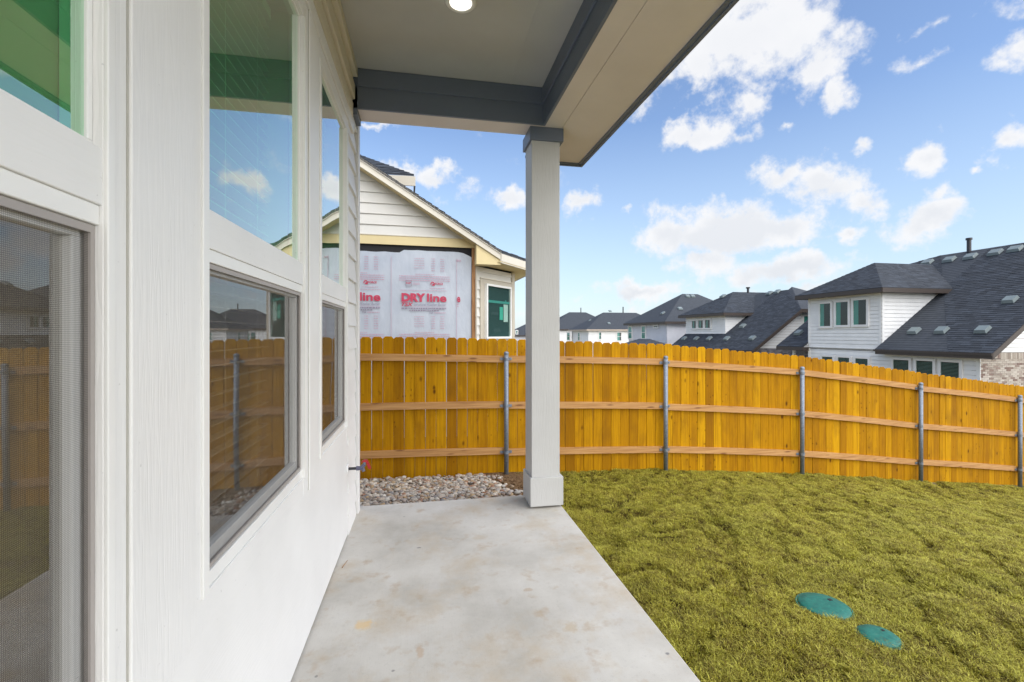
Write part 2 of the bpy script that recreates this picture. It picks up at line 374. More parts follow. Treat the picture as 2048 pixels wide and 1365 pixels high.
# ------------------------------------------------------------------ mesh helpers
class MB:
    def __init__(s): s.v = []; s.f = []
    def poly(s, pts):
        i = len(s.v); s.v += [tuple(p) for p in pts]; s.f.append(tuple(range(i, i + len(pts)))); return s
    def box(s, x0, x1, y0, y1, z0, z1):
        i = len(s.v)
        s.v += [(x, y, z) for z in (z0, z1) for y in (y0, y1) for x in (x0, x1)]
        for q in ((0, 2, 3, 1), (4, 5, 7, 6), (0, 1, 5, 4), (2, 6, 7, 3), (0, 4, 6, 2), (1, 3, 7, 5)): s.f.append(tuple(i + k for k in q))
        return s
    def prism(s, A, B):
        """solid between two matching outlines A and B"""
        i = len(s.v); n = len(A); s.v += [tuple(p) for p in A] + [tuple(p) for p in B]
        s.f.append(tuple(i + k for k in range(n))); s.f.append(tuple(i + n + k for k in reversed(range(n))))
        for k in range(n):
            j = (k + 1) % n; s.f.append((i + j, i + k, i + n + k, i + n + j))
        return s
    def cyl(s, p0, p1, r0, r1=None, n=16):
        r1 = r0 if r1 is None else r1; p0 = Vector(p0); p1 = Vector(p1); d = (p1 - p0).normalized()
        a = d.orthogonal().normalized(); b = d.cross(a)
        A = [p0 + (a * math.cos(2 * math.pi * k / n) + b * math.sin(2 * math.pi * k / n)) * r0 for k in range(n)]
        B = [p1 + (a * math.cos(2 * math.pi * k / n) + b * math.sin(2 * math.pi * k / n)) * r1 for k in range(n)]
        return s.prism(A, B)
    def lathe(s, c, prof, n=24):
        i = len(s.v); m = len(prof)
        for k in range(n):
            a = 2 * math.pi * k / n
            for (r, z) in prof: s.v.append((c[0] + r * math.cos(a), c[1] + r * math.sin(a), c[2] + z))
        for k in range(n):
            for j in range(m - 1):
                a = i + k * m + j; b = i + ((k + 1) % n) * m + j; s.f.append((a, b, b + 1, a + 1))
        return s
    def mesh(s, name, mats):
        me = bpy.data.meshes.new(name); me.from_pydata(s.v, [], s.f)
        for q in (mats if isinstance(mats, (list, tuple)) else [mats]): me.materials.append(q)
        me.validate()
        bm = bmesh.new(); bm.from_mesh(me); bmesh.ops.recalc_face_normals(bm, faces=bm.faces); bm.to_mesh(me); bm.free()
        return me
    def build(s, name, m, parent=None, smooth=False, bevel=0, stuff=False, raw=False):
        me = s.mesh(name, m) if not raw else s.rawmesh(name, m)
        o = bpy.data.objects.new(name, me); C.objects.link(o)
        if parent is not None:
            o.parent = parent; o.matrix_parent_inverse = Matrix.Translation(-world_loc(parent))
        if smooth:
            for p in me.polygons: p.use_smooth = True
        if bevel:
            b = o.modifiers.new('bevel', 'BEVEL'); b.width = bevel; b.segments = 2; b.limit_method = 'ANGLE'
        if stuff: o['kind'] = 'stuff'
        return o
    def rawmesh(s, name, m):
        me = bpy.data.meshes.new(name); me.from_pydata(s.v, [], s.f); me.materials.append(m); return me

def world_loc(o):
    v = Vector(o.location)
    if o.parent is not None: v = v + Vector((0, 0, 0)) if o.type == 'MESH' else v
    return v if o.parent is None else Vector((0, 0, 0)) + Vector(o.get('_wl', (0, 0, 0)))

# every mesh is written in world coordinates; roots stay at the origin of their thing through the parent inverse
def thing(name, label, cat, loc=(0, 0, 0), group=None):
    o = bpy.data.objects.new(name, None); C.objects.link(o); o.location = loc
    o.empty_display_size = .2; o['label'] = label; o['category'] = cat
    if group: o['group'] = group
    return o

def sub(mb, name, m, parent, **kw):
    """sub-part: a child of a mesh part (part objects themselves sit at the world origin of their thing)"""
    o = mb.build(name, m, None, **kw); o.parent = parent
    root = parent
    while root.parent is not None: root = root.parent
    # parent world matrix is identity (world-coordinate mesh), so no inverse is needed
    return o

def struct(o, label=None):
    o['kind'] = 'structure'
    if label: o['label'] = label
    return o

def clip_poly(poly, a, b, c):
    """keep the part of a 2D polygon where a*x+b*y<=c"""
    out = []
    for i in range(len(poly)):
        p = poly[i]; q = poly[(i + 1) % len(poly)]
        dp = a * p[0] + b * p[1] - c; dq = a * q[0] + b * q[1] - c
        if dp <= 1e-9: out.append(p)
        if (dp < -1e-9 and dq > 1e-9) or (dp > 1e-9 and dq < -1e-9):
            k = dp / (dp - dq); out.append((p[0] + (q[0] - p[0]) * k, p[1] + (q[1] - p[1]) * k))
    return out

class Plane:
    """vertical plane: s along u, z up, n pointing outwards"""
    def __init__(s, ox, oy, ux, uy, flip=False):
        l = math.hypot(ux, uy); s.o = Vector((ox, oy, 0)); s.u = Vector((ux / l, uy / l, 0)); s.n = Vector((s.u.y, -s.u.x, 0))
        if flip: s.n = -s.n
    def at(s, a, z, d=0.0): p = s.o + s.u * a + s.n * d; return Vector((p.x, p.y, z))
    def hit(s, px, py, d=0.0):
        r = pix_dir(px, py); o = s.o + s.n * d
        k = (o.dot(s.n)) / (r.x * s.n.x + r.y * s.n.y)
        p = Vector((r.x * k, r.y * k, 0)); return (p - o).dot(s.u), EYE + r.z * k
    def bx(s, mb, s0, s1, z0, z1, d0, d1):
        A = [s.at(s0, z0, d0), s.at(s1, z0, d0), s.at(s1, z1, d0), s.at(s0, z1, d0)]
        B = [s.at(s0, z0, d1), s.at(s1, z0, d1), s.at(s1, z1, d1), s.at(s0, z1, d1)]
        return mb.prism(A, B)

def siding(pl, poly, exposure, m, parent, pieces=False, proud=.016, d=0.0, name='siding', z0=None, gap=.014):
    """lap siding over a convex outline in plane coordinates; holes are covered by windows set proud"""
    zs = [p[1] for p in poly]; z = min(zs) if z0 is None else z0; mb = MB(); top = max(zs)
    while z < top - .003:
        q = clip_poly(clip_poly(poly, 0, 1, z + exposure - (0 if pieces else gap)), 0, -1, -z)
        if len(q) >= 3:
            A = [pl.at(a, b, d + .002 + proud * (1 - (b - z) / exposure)) for a, b in q]
            B = [pl.at(a, b, d - .004) for a, b in q]
            if pieces: MB().prism(A, B).build('siding_plank', m, parent)
            else: mb.prism(A, B)
        z += exposure
    if not pieces: mb.build(name, m, parent, stuff=True)

def shingles(p0, along, up, poly, parent, course=.145, tab=.30, m=None, seed=1):
    """overlapping tabs clipped to the convex outline poly given in (along, up) metres from p0"""
    rnd = random.Random(seed); p0 = Vector(p0); along = Vector(along).normalized(); up = Vector(up).normalized(); n = along.cross(up)
    if n.z < 0: n = -n
    mb = MB(); b0 = min(p[1] for p in poly); b1 = max(p[1] for p in poly); a0 = min(p[0] for p in poly); a1 = max(p[0] for p in poly)
    r = 0; b = b0
    while b < b1:
        a = a0 - rnd.random() * tab
        while a < a1:
            w = tab * rnd.choice((.6, .8, 1, 1.2))
            q = [(a, b), (a + w - .004, b), (a + w - .004, b + course), (a, b + course)]
            for i in range(len(poly)):
                x0, y0 = poly[i]; x1, y1 = poly[(i + 1) % len(poly)]
                ea, eb = (y1 - y0), -(x1 - x0)
                q = clip_poly(q, ea, eb, ea * x0 + eb * y0)
                if len(q) < 3: break
            if len(q) >= 3:
                h = .007 + rnd.random() * .010
                A = [p0 + along * x + up * y + n * (.003 + h * (1 - (y - b) / course)) for x, y in q]
                i = len(mb.v); mb.v += [tuple(v) for v in A] + [tuple(p0 + along * x + up * y) for x, y in q]
                k = len(q); mb.f.append(tuple(range(i, i + k)))
                for j in range(k): mb.f.append((i + j, i + (j + 1) % k, i + k + (j + 1) % k, i + k + j))
            a += w
        b += course; r += 1
    return mb.build('shingles', m or M['shingle'], parent, stuff=True)

def ccw(poly):
    s = sum(poly[i][0] * poly[(i + 1) % len(poly)][1] - poly[(i + 1) % len(poly)][0] * poly[i][1] for i in range(len(poly)))
    return poly if s > 0 else poly[::-1]

def roof_plane(pts, parent, m, thick=.10, name='roof_slope', shingled=False, seed=1, tab=.3, course=.145):
    """pts: first two are the eave (or nearest to horizontal) edge"""
    pts = [Vector(p) for p in pts]
    o = MB().prism(pts, [p - Vector((0, 0, thick)) for p in pts]).build(name, m, parent)
    if shingled:
        nrm = (pts[1] - pts[0]).cross(pts[2] - pts[0]).normalized()
        if nrm.z < 0: nrm = -nrm
        al = Vector((0, 0, 1)).cross(nrm).normalized(); up = nrm.cross(al)
        if up.z < 0: up = -up
        loc = [((p - pts[0]).dot(al), (p - pts[0]).dot(up)) for p in pts]
        shingles(pts[0], al, up, ccw(loc), parent, seed=seed, tab=tab, course=course)
    return o

def far_window(pl, s0, s1, z0, z1, parent, d=.03, fr=.07, room='room_shade', curtain=None, split=False, trim=None, m='white_plate', blinds=False):
    """framed window: trim + frame part, pane sub-part, dark room and curtain behind it"""
    mb = MB(); D = d + .055
    for a, b, c, e in ((s0 - fr, s1 + fr, z1, z1 + fr), (s0 - fr, s1 + fr, z0 - fr, z0), (s0 - fr, s0, z0, z1), (s1, s1 + fr, z0, z1)):
        pl.bx(mb, a, b, c, e, -.02, D)
    if split: pl.bx(mb, s0, s1, (z0 + z1) / 2 - .025, (z0 + z1) / 2 + .025, .066, D - .004)
    w = mb.build('window', M[m], parent)
    sub(pl.bx(MB(), s0, s1, z0, z1, d + .030, d + .034), 'pane', M['farglass'], w)
    sub(pl.bx(MB(), s0, s1, z0, z1, .034, .036), 'room_shade_sheet', M[room], w)  # thin dark sheet, the unlit room's shade put into its colour
    if curtain: 
        a, b = curtain; L = s1 - s0
        sub(pl.bx(MB(), s0 + a * L, s0 + b * L, z0, z1, .040, .043), 'curtain', M['teal'], w)
    if blinds:
        q = MB(); z = z0 + .02
        while z < z1 - .03: pl.bx(q, s0 + .01, s1 - .01, z, z + .028, .044, .050); z += .055
        sub(q, 'blind_slats', M['vent'], w)
    return w

def fascia(mb, p, q, h=.16, t=.03, out=None):
    p = Vector(p); q = Vector(q); d = (q - p).normalized(); n = Vector((d.y, -d.x, 0)).normalized() if out is None else Vector(out)
    A = [p, q, q - Vector((0, 0, h)), p - Vector((0, 0, h))]
    return mb.prism(A, [v + n * t for v in A])

# ------------------------------------------------------------------ terrain
POSTS = [(-3.65, 6.17, -.36), (-1.28, 6.165, -.395), (1.094, 6.164, -.44), (3.467, 6.158, -.52), (5.84, 6.214, -.715), (8.33, 6.359, -1.03), (10.82, 6.535, -1.33), (13.28, 6.72, -1.60), (15.74, 6.91, -1.85)]
PX = [p[0] for p in POSTS]; PY = [p[1] for p in POSTS]; PZ = [p[2] for p in POSTS]
def fz(x): return float(np.interp(x, PX, PZ))
def fy(x): return float(np.interp(x, PX, PY))
def sm(t): t = max(0, min(1, t)); return t * t * (3 - 2 * t)
def terrain(x, y):
    a = float(np.interp(x, [-3, .8, 1.3, 5, 10, 20], [-.13, -.13, -.075, -.26, -.75, -1.6]))
    f = fz(x); yy = fy(x)
    if y <= yy:
        lo = 4.1 if x < 1.0 else 0.8
        if y < -4: a -= .03 * (-4 - y)
        return a + (f - a) * sm((y - lo) / (yy - lo)) ** .8
    g = float(np.interp(x, [-40, 0, 5, 12, 18, 400], [-.5, -.5, -.75, -1.55, -2.2, -3.2])) - .014 * max(0, min(y - 18, 90))
    return f + (g - f) * sm((y - yy) / 5.0)

def grid_mesh(xs, ys, zf):
    mb = MB(); nx = len(xs)
    for y in ys:
        for x in xs: mb.v.append((x, y, zf(x, y)))
    for j in range(len(ys) - 1):
        for i in range(nx - 1):
            a = j * nx + i; mb.f.append((a, a + 1, a + nx + 1, a + nx))
    return mb
def under(x, y):
    z = terrain(x, y)
    if -3 < x < 13 and -5 < y < 6.3: z -= .06
    if x < 1.17 and y < 4.3: z -= .25
    return z
xs = [-900, -300, -120, -60, -30, -15, -8, -5] + [round(-4 + .4 * i, 2) for i in range(56)] + [20, 24, 30, 40, 60, 100, 200, 400, 900]
ys = [-600, -200, -80, -30, -15, -8, -5.5] + [round(-5 + .4 * i, 2) for i in range(45)] + [14, 16, 20, 25, 32, 42, 60, 90, 140, 250, 500, 1200]
struct(grid_mesh(xs, ys, under).build('ground', M['ground'], smooth=True))

# lawn base with lumps and sunken seams between the sods
def lawn_z(x, y):
    z = terrain(x, y)
    n = mnoise.noise(Vector((x * .9, y * .9, 0))) * .030 + mnoise.noise(Vector((x * 3.1, y * 3.1, 3))) * .014 + mnoise.noise(Vector((x * 9, y * 9, 7))) * .010 + mnoise.noise(Vector((x * 21, y * 21, 17))) * .007
    u = x * .75 - y * .66; v = x * .66 + y * .75
    r = abs(mnoise.noise(Vector((u * 2.6, v * .85, 11)))); n -= .055 * max(0, 1 - r / .12)
    for (lx, ly, lr) in LIDS:
        d = math.hypot(x - lx, y - ly)
        if d < lr + .25: n *= max(0, (d - lr) / .25) if d > lr else 0
    e = sm((x - 1.17) / .25)
    return z + n * (.3 + .7 * e)
def floor_at(px, py, z):
    d = pix_dir(px, py); k = (z - EYE) / d.z; return d.x * k, d.y * k
LIDS = []
for (px, py, r) in ((1648, 1217, .145), (1758, 1278, .098)):
    z = -.11
    for _ in range(6): x, y = floor_at(px, py, z); z = terrain(x, y)
    LIDS.append((x, y, r))
lx_ = list(np.arange(1.172, 5.0, .045)) + list(np.arange(5.0, 16.5, .09)); ly_ = list(np.arange(-2.5, 6.9, .055))
lawn = grid_mesh(lx_, ly_, lambda x, y: lawn_z(x, min(y, fy(x) + .12))).build('lawn', M['thatch'], smooth=True)
lawn['kind'] = 'stuff'; lawn['label'] = 'olive green dormant turf lawn sloping down to the fence'; lawn['category'] = 'grass'

def tuft(seed, n=34, rad=.036, h=(.010, .022)):
    rnd = random.Random(seed); mb = MB()
    for _ in range(n):
        a = rnd.random() * 6.283; r = rad * math.sqrt(rnd.random()); x, y = r * math.cos(a), r * math.sin(a)
        b = rnd.random() * 6.283; hh = rnd.uniform(*h); w = rnd.uniform(.0012, .0022)
        lean = rnd.uniform(.6, 2.2) * hh; dx, dy = math.cos(b), math.sin(b); wx, wy = -dy * w, dx * w
        m_ = (x + dx * lean * .35, y + dy * lean * .35, hh * .62); t_ = (x + dx * lean, y + dy * lean, hh * rnd.uniform(.75, 1.05))
        i = len(mb.v)
        mb.v += [(x - wx, y - wy, -.008), (x + wx, y + wy, -.008), (m_[0] + wx * .8, m_[1] + wy * .8, m_[2]), (m_[0] - wx * .8, m_[1] - wy * .8, m_[2]), t_]
        mb.f += [(i, i + 1, i + 2, i + 3), (i + 3, i + 2, i + 4)]
    o = bpy.data.objects.new('grass_tuft', mb.rawmesh('grass_tuft', M['grass'])); return o
TUFTS = [tuft(s) for s in range(4)]

def scatter(obj, srcs, density, smin, smax, seed=0, excl=None):
    ng = bpy.data.node_groups.new('scatter', 'GeometryNodeTree')
    ng.interface.new_socket('Geometry', in_out='INPUT', socket_type='NodeSocketGeometry'); ng.interface.new_socket('Geometry', in_out='OUTPUT', socket_type='NodeSocketGeometry')
    g = NT(ng); gi = g.new('NodeGroupInput'); go = g.new('NodeGroupOutput')
    di = g.new('GeometryNodeDistributePointsOnFaces'); g.l.new(gi.outputs[0], di.inputs['Mesh']); di.inputs['Seed'].default_value = seed
    # denser where a viewer on the patio stands, thinner towards the far fence
    pos = g.new('GeometryNodeInputPosition').outputs[0]
    dd = g.vmath('DISTANCE', pos, (1.5, 0.5, 0), out=1)
    mr = g.new('ShaderNodeMapRange'); g.l.new(dd, mr.inputs[0]); mr.inputs[1].default_value = 2.0; mr.inputs[2].default_value = 9.0; mr.inputs[3].default_value = density; mr.inputs[4].default_value = density * .42
    dens = mr.outputs[0]
    for (lx, ly, lr) in LIDS:
        dv = g.vmath('LENGTH', g.vmath('MULTIPLY', g.vmath('SUBTRACT', pos, (lx, ly, 0)), (1, 1, 0)), out=1)
        dens = g.math('MULTIPLY', dens, g.math('GREATER_THAN', dv, lr * .90))
    bare = g.noise(g.mapping(pos, (2.6, 1.0, 1), (0, 0, .72)) if False else g.vmath('MULTIPLY', pos, (4.2, 2.4, 1)), 1.6, 3, .6)
    dens = g.math('MULTIPLY', dens, g.mapr(bare, .36, .52, .12, 1.0))
    g.l.new(dens, di.inputs['Density'])
    ip = g.new('GeometryNodeInstanceOnPoints'); g.l.new(di.outputs['Points'], ip.inputs['Points']); ip.inputs['Pick Instance'].default_value = True
    jn = g.new('GeometryNodeGeometryToInstance')
    for s in srcs:
        oi = g.new('GeometryNodeObjectInfo'); oi.inputs['Object'].default_value = s; g.l.new(oi.outputs['Geometry'], jn.inputs[0])
    g.l.new(jn.outputs[0], ip.inputs['Instance'])
    ri = g.new('FunctionNodeRandomValue', data_type='INT'); ri.inputs[4].default_value = 0; ri.inputs[5].default_value = len(srcs) - 1; g.l.new(ri.outputs[2], ip.inputs['Instance Index'])
    rr = g.new('FunctionNodeRandomValue', data_type='FLOAT_VECTOR'); rr.inputs[0].default_value = (-.25, -.25, 0); rr.inputs[1].default_value = (.25, .25, 6.283); g.l.new(rr.outputs[0], ip.inputs['Rotation'])
    rs = g.new('FunctionNodeRandomValue', data_type='FLOAT'); rs.inputs[2].default_value = smin; rs.inputs[3].default_value = smax; rs.inputs['Seed'].default_value = 5
    clump = g.noise(pos, 7.5, 4, .65)
    g.l.new(g.math('MULTIPLY', rs.outputs[1], g.mapr(clump, .34, .66, .65, 1.2)), ip.inputs['Scale'])
    jo = g.new('GeometryNodeJoinGeometry'); g.l.new(gi.outputs[0], jo.inputs[0]); g.l.new(ip.outputs[0], jo.inputs[0]); g.l.new(jo.outputs[0], go.inputs[0])
    mo = obj.modifiers.new('scatter', 'NODES'); mo.node_group = ng
scatter(lawn, TUFTS, 2400, .55, 1.15)

# ------------------------------------------------------------------ patio, gravel, soil
mb = MB(); mb.box(-.60, 1.170, -3.0, 4.14, -.45, 0)
struct(mb.build('patio', M['concrete'], bevel=.008))
gy = grid_mesh(list(np.arange(-1.6, 1.45, .1)), list(np.arange(4.05, 6.45, .1)), lambda x, y: terrain(x, y) - .01 + (.03 if x > .8 else 0))
struct(gy.build('soil', M['soil'], smooth=True))

def stone_mesh(rnd, r):
    bm = bmesh.new(); bmesh.ops.create_icosphere(bm, subdivisions=2, radius=1)
    o = Vector((rnd.random() * 50, rnd.random() * 50, rnd.random() * 50)); sx, sy, sz = rnd.uniform(.75, 1.35), rnd.uniform(.65, 1.0), rnd.uniform(.4, .7)
    V = []
    for v in bm.verts:
        k = 1 + .28 * mnoise.noise(v.co * 1.1 + o); V.append(Vector((v.co.x * sx * k, v.co.y * sy * k, v.co.z * sz * k)) * r)
    Fc = [tuple(q.index for q in f.verts) for f in bm.faces]; bm.free(); return V, Fc
rnd = random.Random(3); protos = [stone_mesh(rnd, 1) for _ in range(14)]
mb = MB()
def put_stone(x, y, z, r):
    V, Fc = rnd.choice(protos); rot = Matrix.Rotation(rnd.random() * 6.28, 3, 'Z') @ Matrix.Rotation(rnd.uniform(-.5, .5), 3, 'X'); i = len(mb.v)
    mb.v += [tuple(rot @ v * r + Vector((x, y, z))) for v in V]; mb.f += [tuple(i + q for q in f) for f in Fc]
for layer in range(2):
    for _ in range(2900):
        x = rnd.uniform(-1.2, 1.02); y = rnd.uniform(4.16, 6.12)
        lim = .90 + .12 * mnoise.noise(Vector((y * 3, 0, 0))) - .02 * (y - 4)
        if x > lim and rnd.random() > .12: continue
        if x > .9 and y < 4.4: continue
        r = rnd.choice((.010, .012, .015, .018, .022, .027, .034)); put_stone(x, y, terrain(x, y) + .008 + layer * .020 + rnd.random() * .012, r)
g = mb.build('river_gravel', M['stone'], smooth=True, raw=True, stuff=True); g['label'] = 'strip of mixed river gravel between the patio slab and the fence'; g['category'] = 'gravel'
mb = MB()
for _ in range(420):
    x = rnd.uniform(.80, 1.25); y = rnd.uniform(4.6, 6.0)
    put_stone(x, y, terrain(x, y) + .015 + rnd.random() * .01, rnd.choice((.008, .012, .016, .024)))
g = mb.build('soil_clods', M['soil'], smooth=True, raw=True, stuff=True); g['label'] = 'loose brown soil clods beside the gravel behind the column'; g['category'] = 'soil'

# irrigation lids
for i, (x, y, r) in enumerate(LIDS):
    z = terrain(x, y)
    t = thing('irrigation_lid', ('larger green round plastic valve lid sunk in the lawn, farther from the patio corner' if i == 0 else 'smaller green round plastic valve lid sunk in the lawn, nearer the camera'), 'valve lid', (x, y, z), 'green valve lids in the lawn')
    MB().lathe((x, y, z), [(0, .026), (r * .55, .027), (r * .93, .024), (r * .97, .019), (r, .010), (r, -.04)], 40).build('lid', M['lid'], t, smooth=True)
    MB().lathe((x, y, z), [(r * 1.005, -.05), (r * 1.005, .012), (r * 1.07, .013), (r * 1.08, -.05)], 40).build('rim', M['lid'], t, smooth=True)
    MB().box(x + r * .45, x + r * .62, y + r * .15, y + r * .30, z + .024, z + .0285).build('slot', M['gap'], t)
    for rr_ in ():
        MB().lathe((x, y, z), [(r * rr_, .020), (r * rr_, .0285), (r * rr_ + .004, .0285), (r * rr_ + .004, .020)], 40).build('moulded_ring', M['lid'], t, smooth=False)
    for k_ in range(0):
        bx_, by_ = x + r * .72 * math.cos(2.4 + k_ * math.pi), y + r * .72 * math.sin(2.4 + k_ * math.pi)
        MB().cyl((bx_, by_, z + .02), (bx_, by_, z + .031), r * .07, n=6).build('bolt', M['steel'], t)

# ------------------------------------------------------------------ fence
fence = thing('wooden_fence', 'long golden picket fence with three rails and steel posts behind the lawn', 'fence', (POSTS[0][0], POSTS[0][1], POSTS[0][2]))
rnd = random.Random(11)
PICK_H = 1.87
def picket_mesh(w, h, lean):
    c = .028; mb_ = MB(); A = [(-w / 2, 0, -.05), (w / 2, 0, -.05), (w / 2 + lean, 0, h - c), (w / 2 - c + lean, 0, h), (-w / 2 + c + lean, 0, h), (-w / 2 + lean, 0, h - c)]
    cx = lean / 2; e = .0032
    F_ = [(a[0] - math.copysign(e, a[0] - cx), -.0, a[2] - (e if a[2] > 1 else 0)) for a in A]
    mb_.prism(F_, [(a[0], .0035, a[2]) for a in A]); mb_.f.pop(1)
    i = len(mb_.v) - len(A); k = len(A); mb_.v += [(a[0], .015, a[2]) for a in A]
    mb_.f.append(tuple(i + k + j for j in range(k)))
    for j in range(k): mb_.f.append((i + j, i + (j + 1) % k, i + k + (j + 1) % k, i + k + j))
    return mb_.mesh('picket', M['fence'])
PM = [picket_mesh(.1365, PICK_H + d, l) for d, l in ((0, 0), (.004, .001), (-.004, -.001))]
x = POSTS[0][0] + .02
while x < POSTS[-1][0] - .05:
    i = max(k for k in range(len(POSTS) - 1) if POSTS[k][0] <= x + .07)
    a, b = POSTS[i], POSTS[i + 1]; L = math.hypot(b[0] - a[0], b[1] - a[1]); dx, dy = (b[0] - a[0]) / L, (b[1] - a[1]) / L
    gap = rnd.uniform(.0015, .0055) if x < 1.0 else rnd.uniform(.001, .004)
    o = bpy.data.objects.new('picket', PM[rnd.randrange(3)]); C.objects.link(o)
    px_ = x + .07 * dx; py_ = a[1] + (px_ - a[0]) * dy / dx
    z = fz(px_)
    o.parent = fence; o.matrix_parent_inverse = Matrix.Translation(-Vector(fence.location))
    o.location = (px_ - dy * .052, py_ + dx * (.052 + rnd.uniform(0, .006)), z + rnd.uniform(-.006, .006)); o.rotation_euler = (rnd.uniform(-.003, .003), rnd.uniform(-.0025, .0025), math.atan2(dy, dx) + rnd.uniform(-.012, .012))
    x += (.1365 + gap) * dx
for i in range(len(POSTS) - 1):
    a, b = Vector(POSTS[i]), Vector(POSTS[i + 1])
    d = (b - a); dh = Vector((d.x, d.y, 0)).normalized(); n = Vector((-dh.y, dh.x, 0))
    for hz_, hh in ((.27, .09), (.905, .09), (1.55, .09)):
        j0 = rnd.uniform(-.012, .012); j1 = rnd.uniform(-.012, .012); mb = MB()
        p = a + Vector((0, 0, hz_ + j0)) + dh * .004; q = b + Vector((0, 0, hz_ + j1)) - dh * .004; segs = 8
        for k in range(segs):
            u0, u1 = k / segs, (k + 1) / segs
            P0 = p.lerp(q, u0) + Vector((0, 0, .006 * math.sin(u0 * 3.1))); P1 = p.lerp(q, u1) + Vector((0, 0, .006 * math.sin(u1 * 3.1)))
            A = [P0 + n * .010, P0 + n * .048, P0 + n * .048 + Vector((0, 0, hh)), P0 + n * .010 + Vector((0, 0, hh))]
            B = [P1 + n * .010, P1 + n * .048, P1 + n * .048 + Vector((0, 0, hh)), P1 + n * .010 + Vector((0, 0, hh))]
            mb.prism(A, B)
        mb.build('rail', M['rail'], fence)
for (x, y, z) in POSTS:
    d = Vector((1, (fy(x + .5) - fy(x - .5)), 0)).normalized(); n = Vector((-d.y, d.x, 0)); c = Vector((x, y, z)) - n * .026
    p = MB().cyl(c + Vector((0, 0, -.2)), c + Vector((0, 0, 1.675)), .031, n=20).build('post', M['steel'], fence, smooth=False)
    for f in p.data.polygons: f.use_smooth = len(f.vertices) == 4
    sub(MB().lathe((c.x, c.y, c.z + 1.66), [(.034, 0), (.0345, .018), (.031, .026), (.018, .036), (0, .038)], 20), 'post_cap', M['steel'], p, smooth=True)
    for hz_ in (.315, .95, 1.595):
        q = MB(); cc = c + Vector((0, 0, hz_)); q.cyl(cc - Vector((0, 0, .018)), cc + Vector((0, 0, .018)), .034, n=20)
        for sgn in (-1, 1):
            e = cc + d * sgn * .034 + n * .030
            A = [e + Vector((0, 0, -.018)), e + d * sgn * .048 + Vector((0, 0, -.018)), e + d * sgn * .048 + Vector((0, 0, .018)), e + Vector((0, 0, .018))]
            q.prism(A, [v - n * .004 - d * 0 for v in A]); bb = e + d * sgn * .030
            q.cyl(bb - n * .003, bb - n * .012, .008, n=6)
        sub(q, 'rail_bracket', M['steel'], p)

# ------------------------------------------------------------------ own house
house = thing('house', 'white house beside the camera with tall screened windows, covered patio and square column', 'house', (-.565, 1.3, 0))
XW = -.565
SILL, RAIL0, RAIL1, HEAD, CEIL = .83, 1.725, 1.825, 2.98, 3.59
WIN = [(.0, .92), (1.307, 2.262), (2.62, 3.44)]
YC = 4.055
mb = MB()      # base wall panels round the openings
mb.box(XW - .12, XW, -3, 3.55, 0.012, SILL - .09); mb.box(XW - .12, XW, -3, 3.55, HEAD + .09, CEIL + .3)
mb.box(XW - .12, XW - .021, 3.551, YC - .021, 0.012, SILL - .092); mb.box(XW - .12, XW - .021, 3.551, YC - .021, HEAD + .092, CEIL + .3)
edges = [-3] + [v for w in WIN for v in w] + [3.53]
for i in range(0, len(edges), 2):
    a = edges[i] + (.004 if i else 0); b = edges[i + 1] - (.004 if i < len(edges) - 2 else 0)
    mb.box(XW - .12, XW, a + (.0 if i == 0 else .0), b, SILL - .09, HEAD + .09)
mb.box(XW - .12, XW - .02, 3.53, YC - .02, SILL - .09, HEAD + .09)
mb.build('wall_panel', M['white_h'], house)
for (a, b) in ((-.40, -.062), (.985, 1.222), (2.345, 2.537)):
    MB().box(XW, XW + .018, a, b, SILL - .085, HEAD + .085).build('mullion_board', M['white_v'], house, bevel=.003)
    for yy in (a - .0035, b - .0005): MB().box(XW + .0, XW + .0125, yy, yy + .004, SILL - .085, HEAD + .085).build('caulk_line', M['caulk'], house)
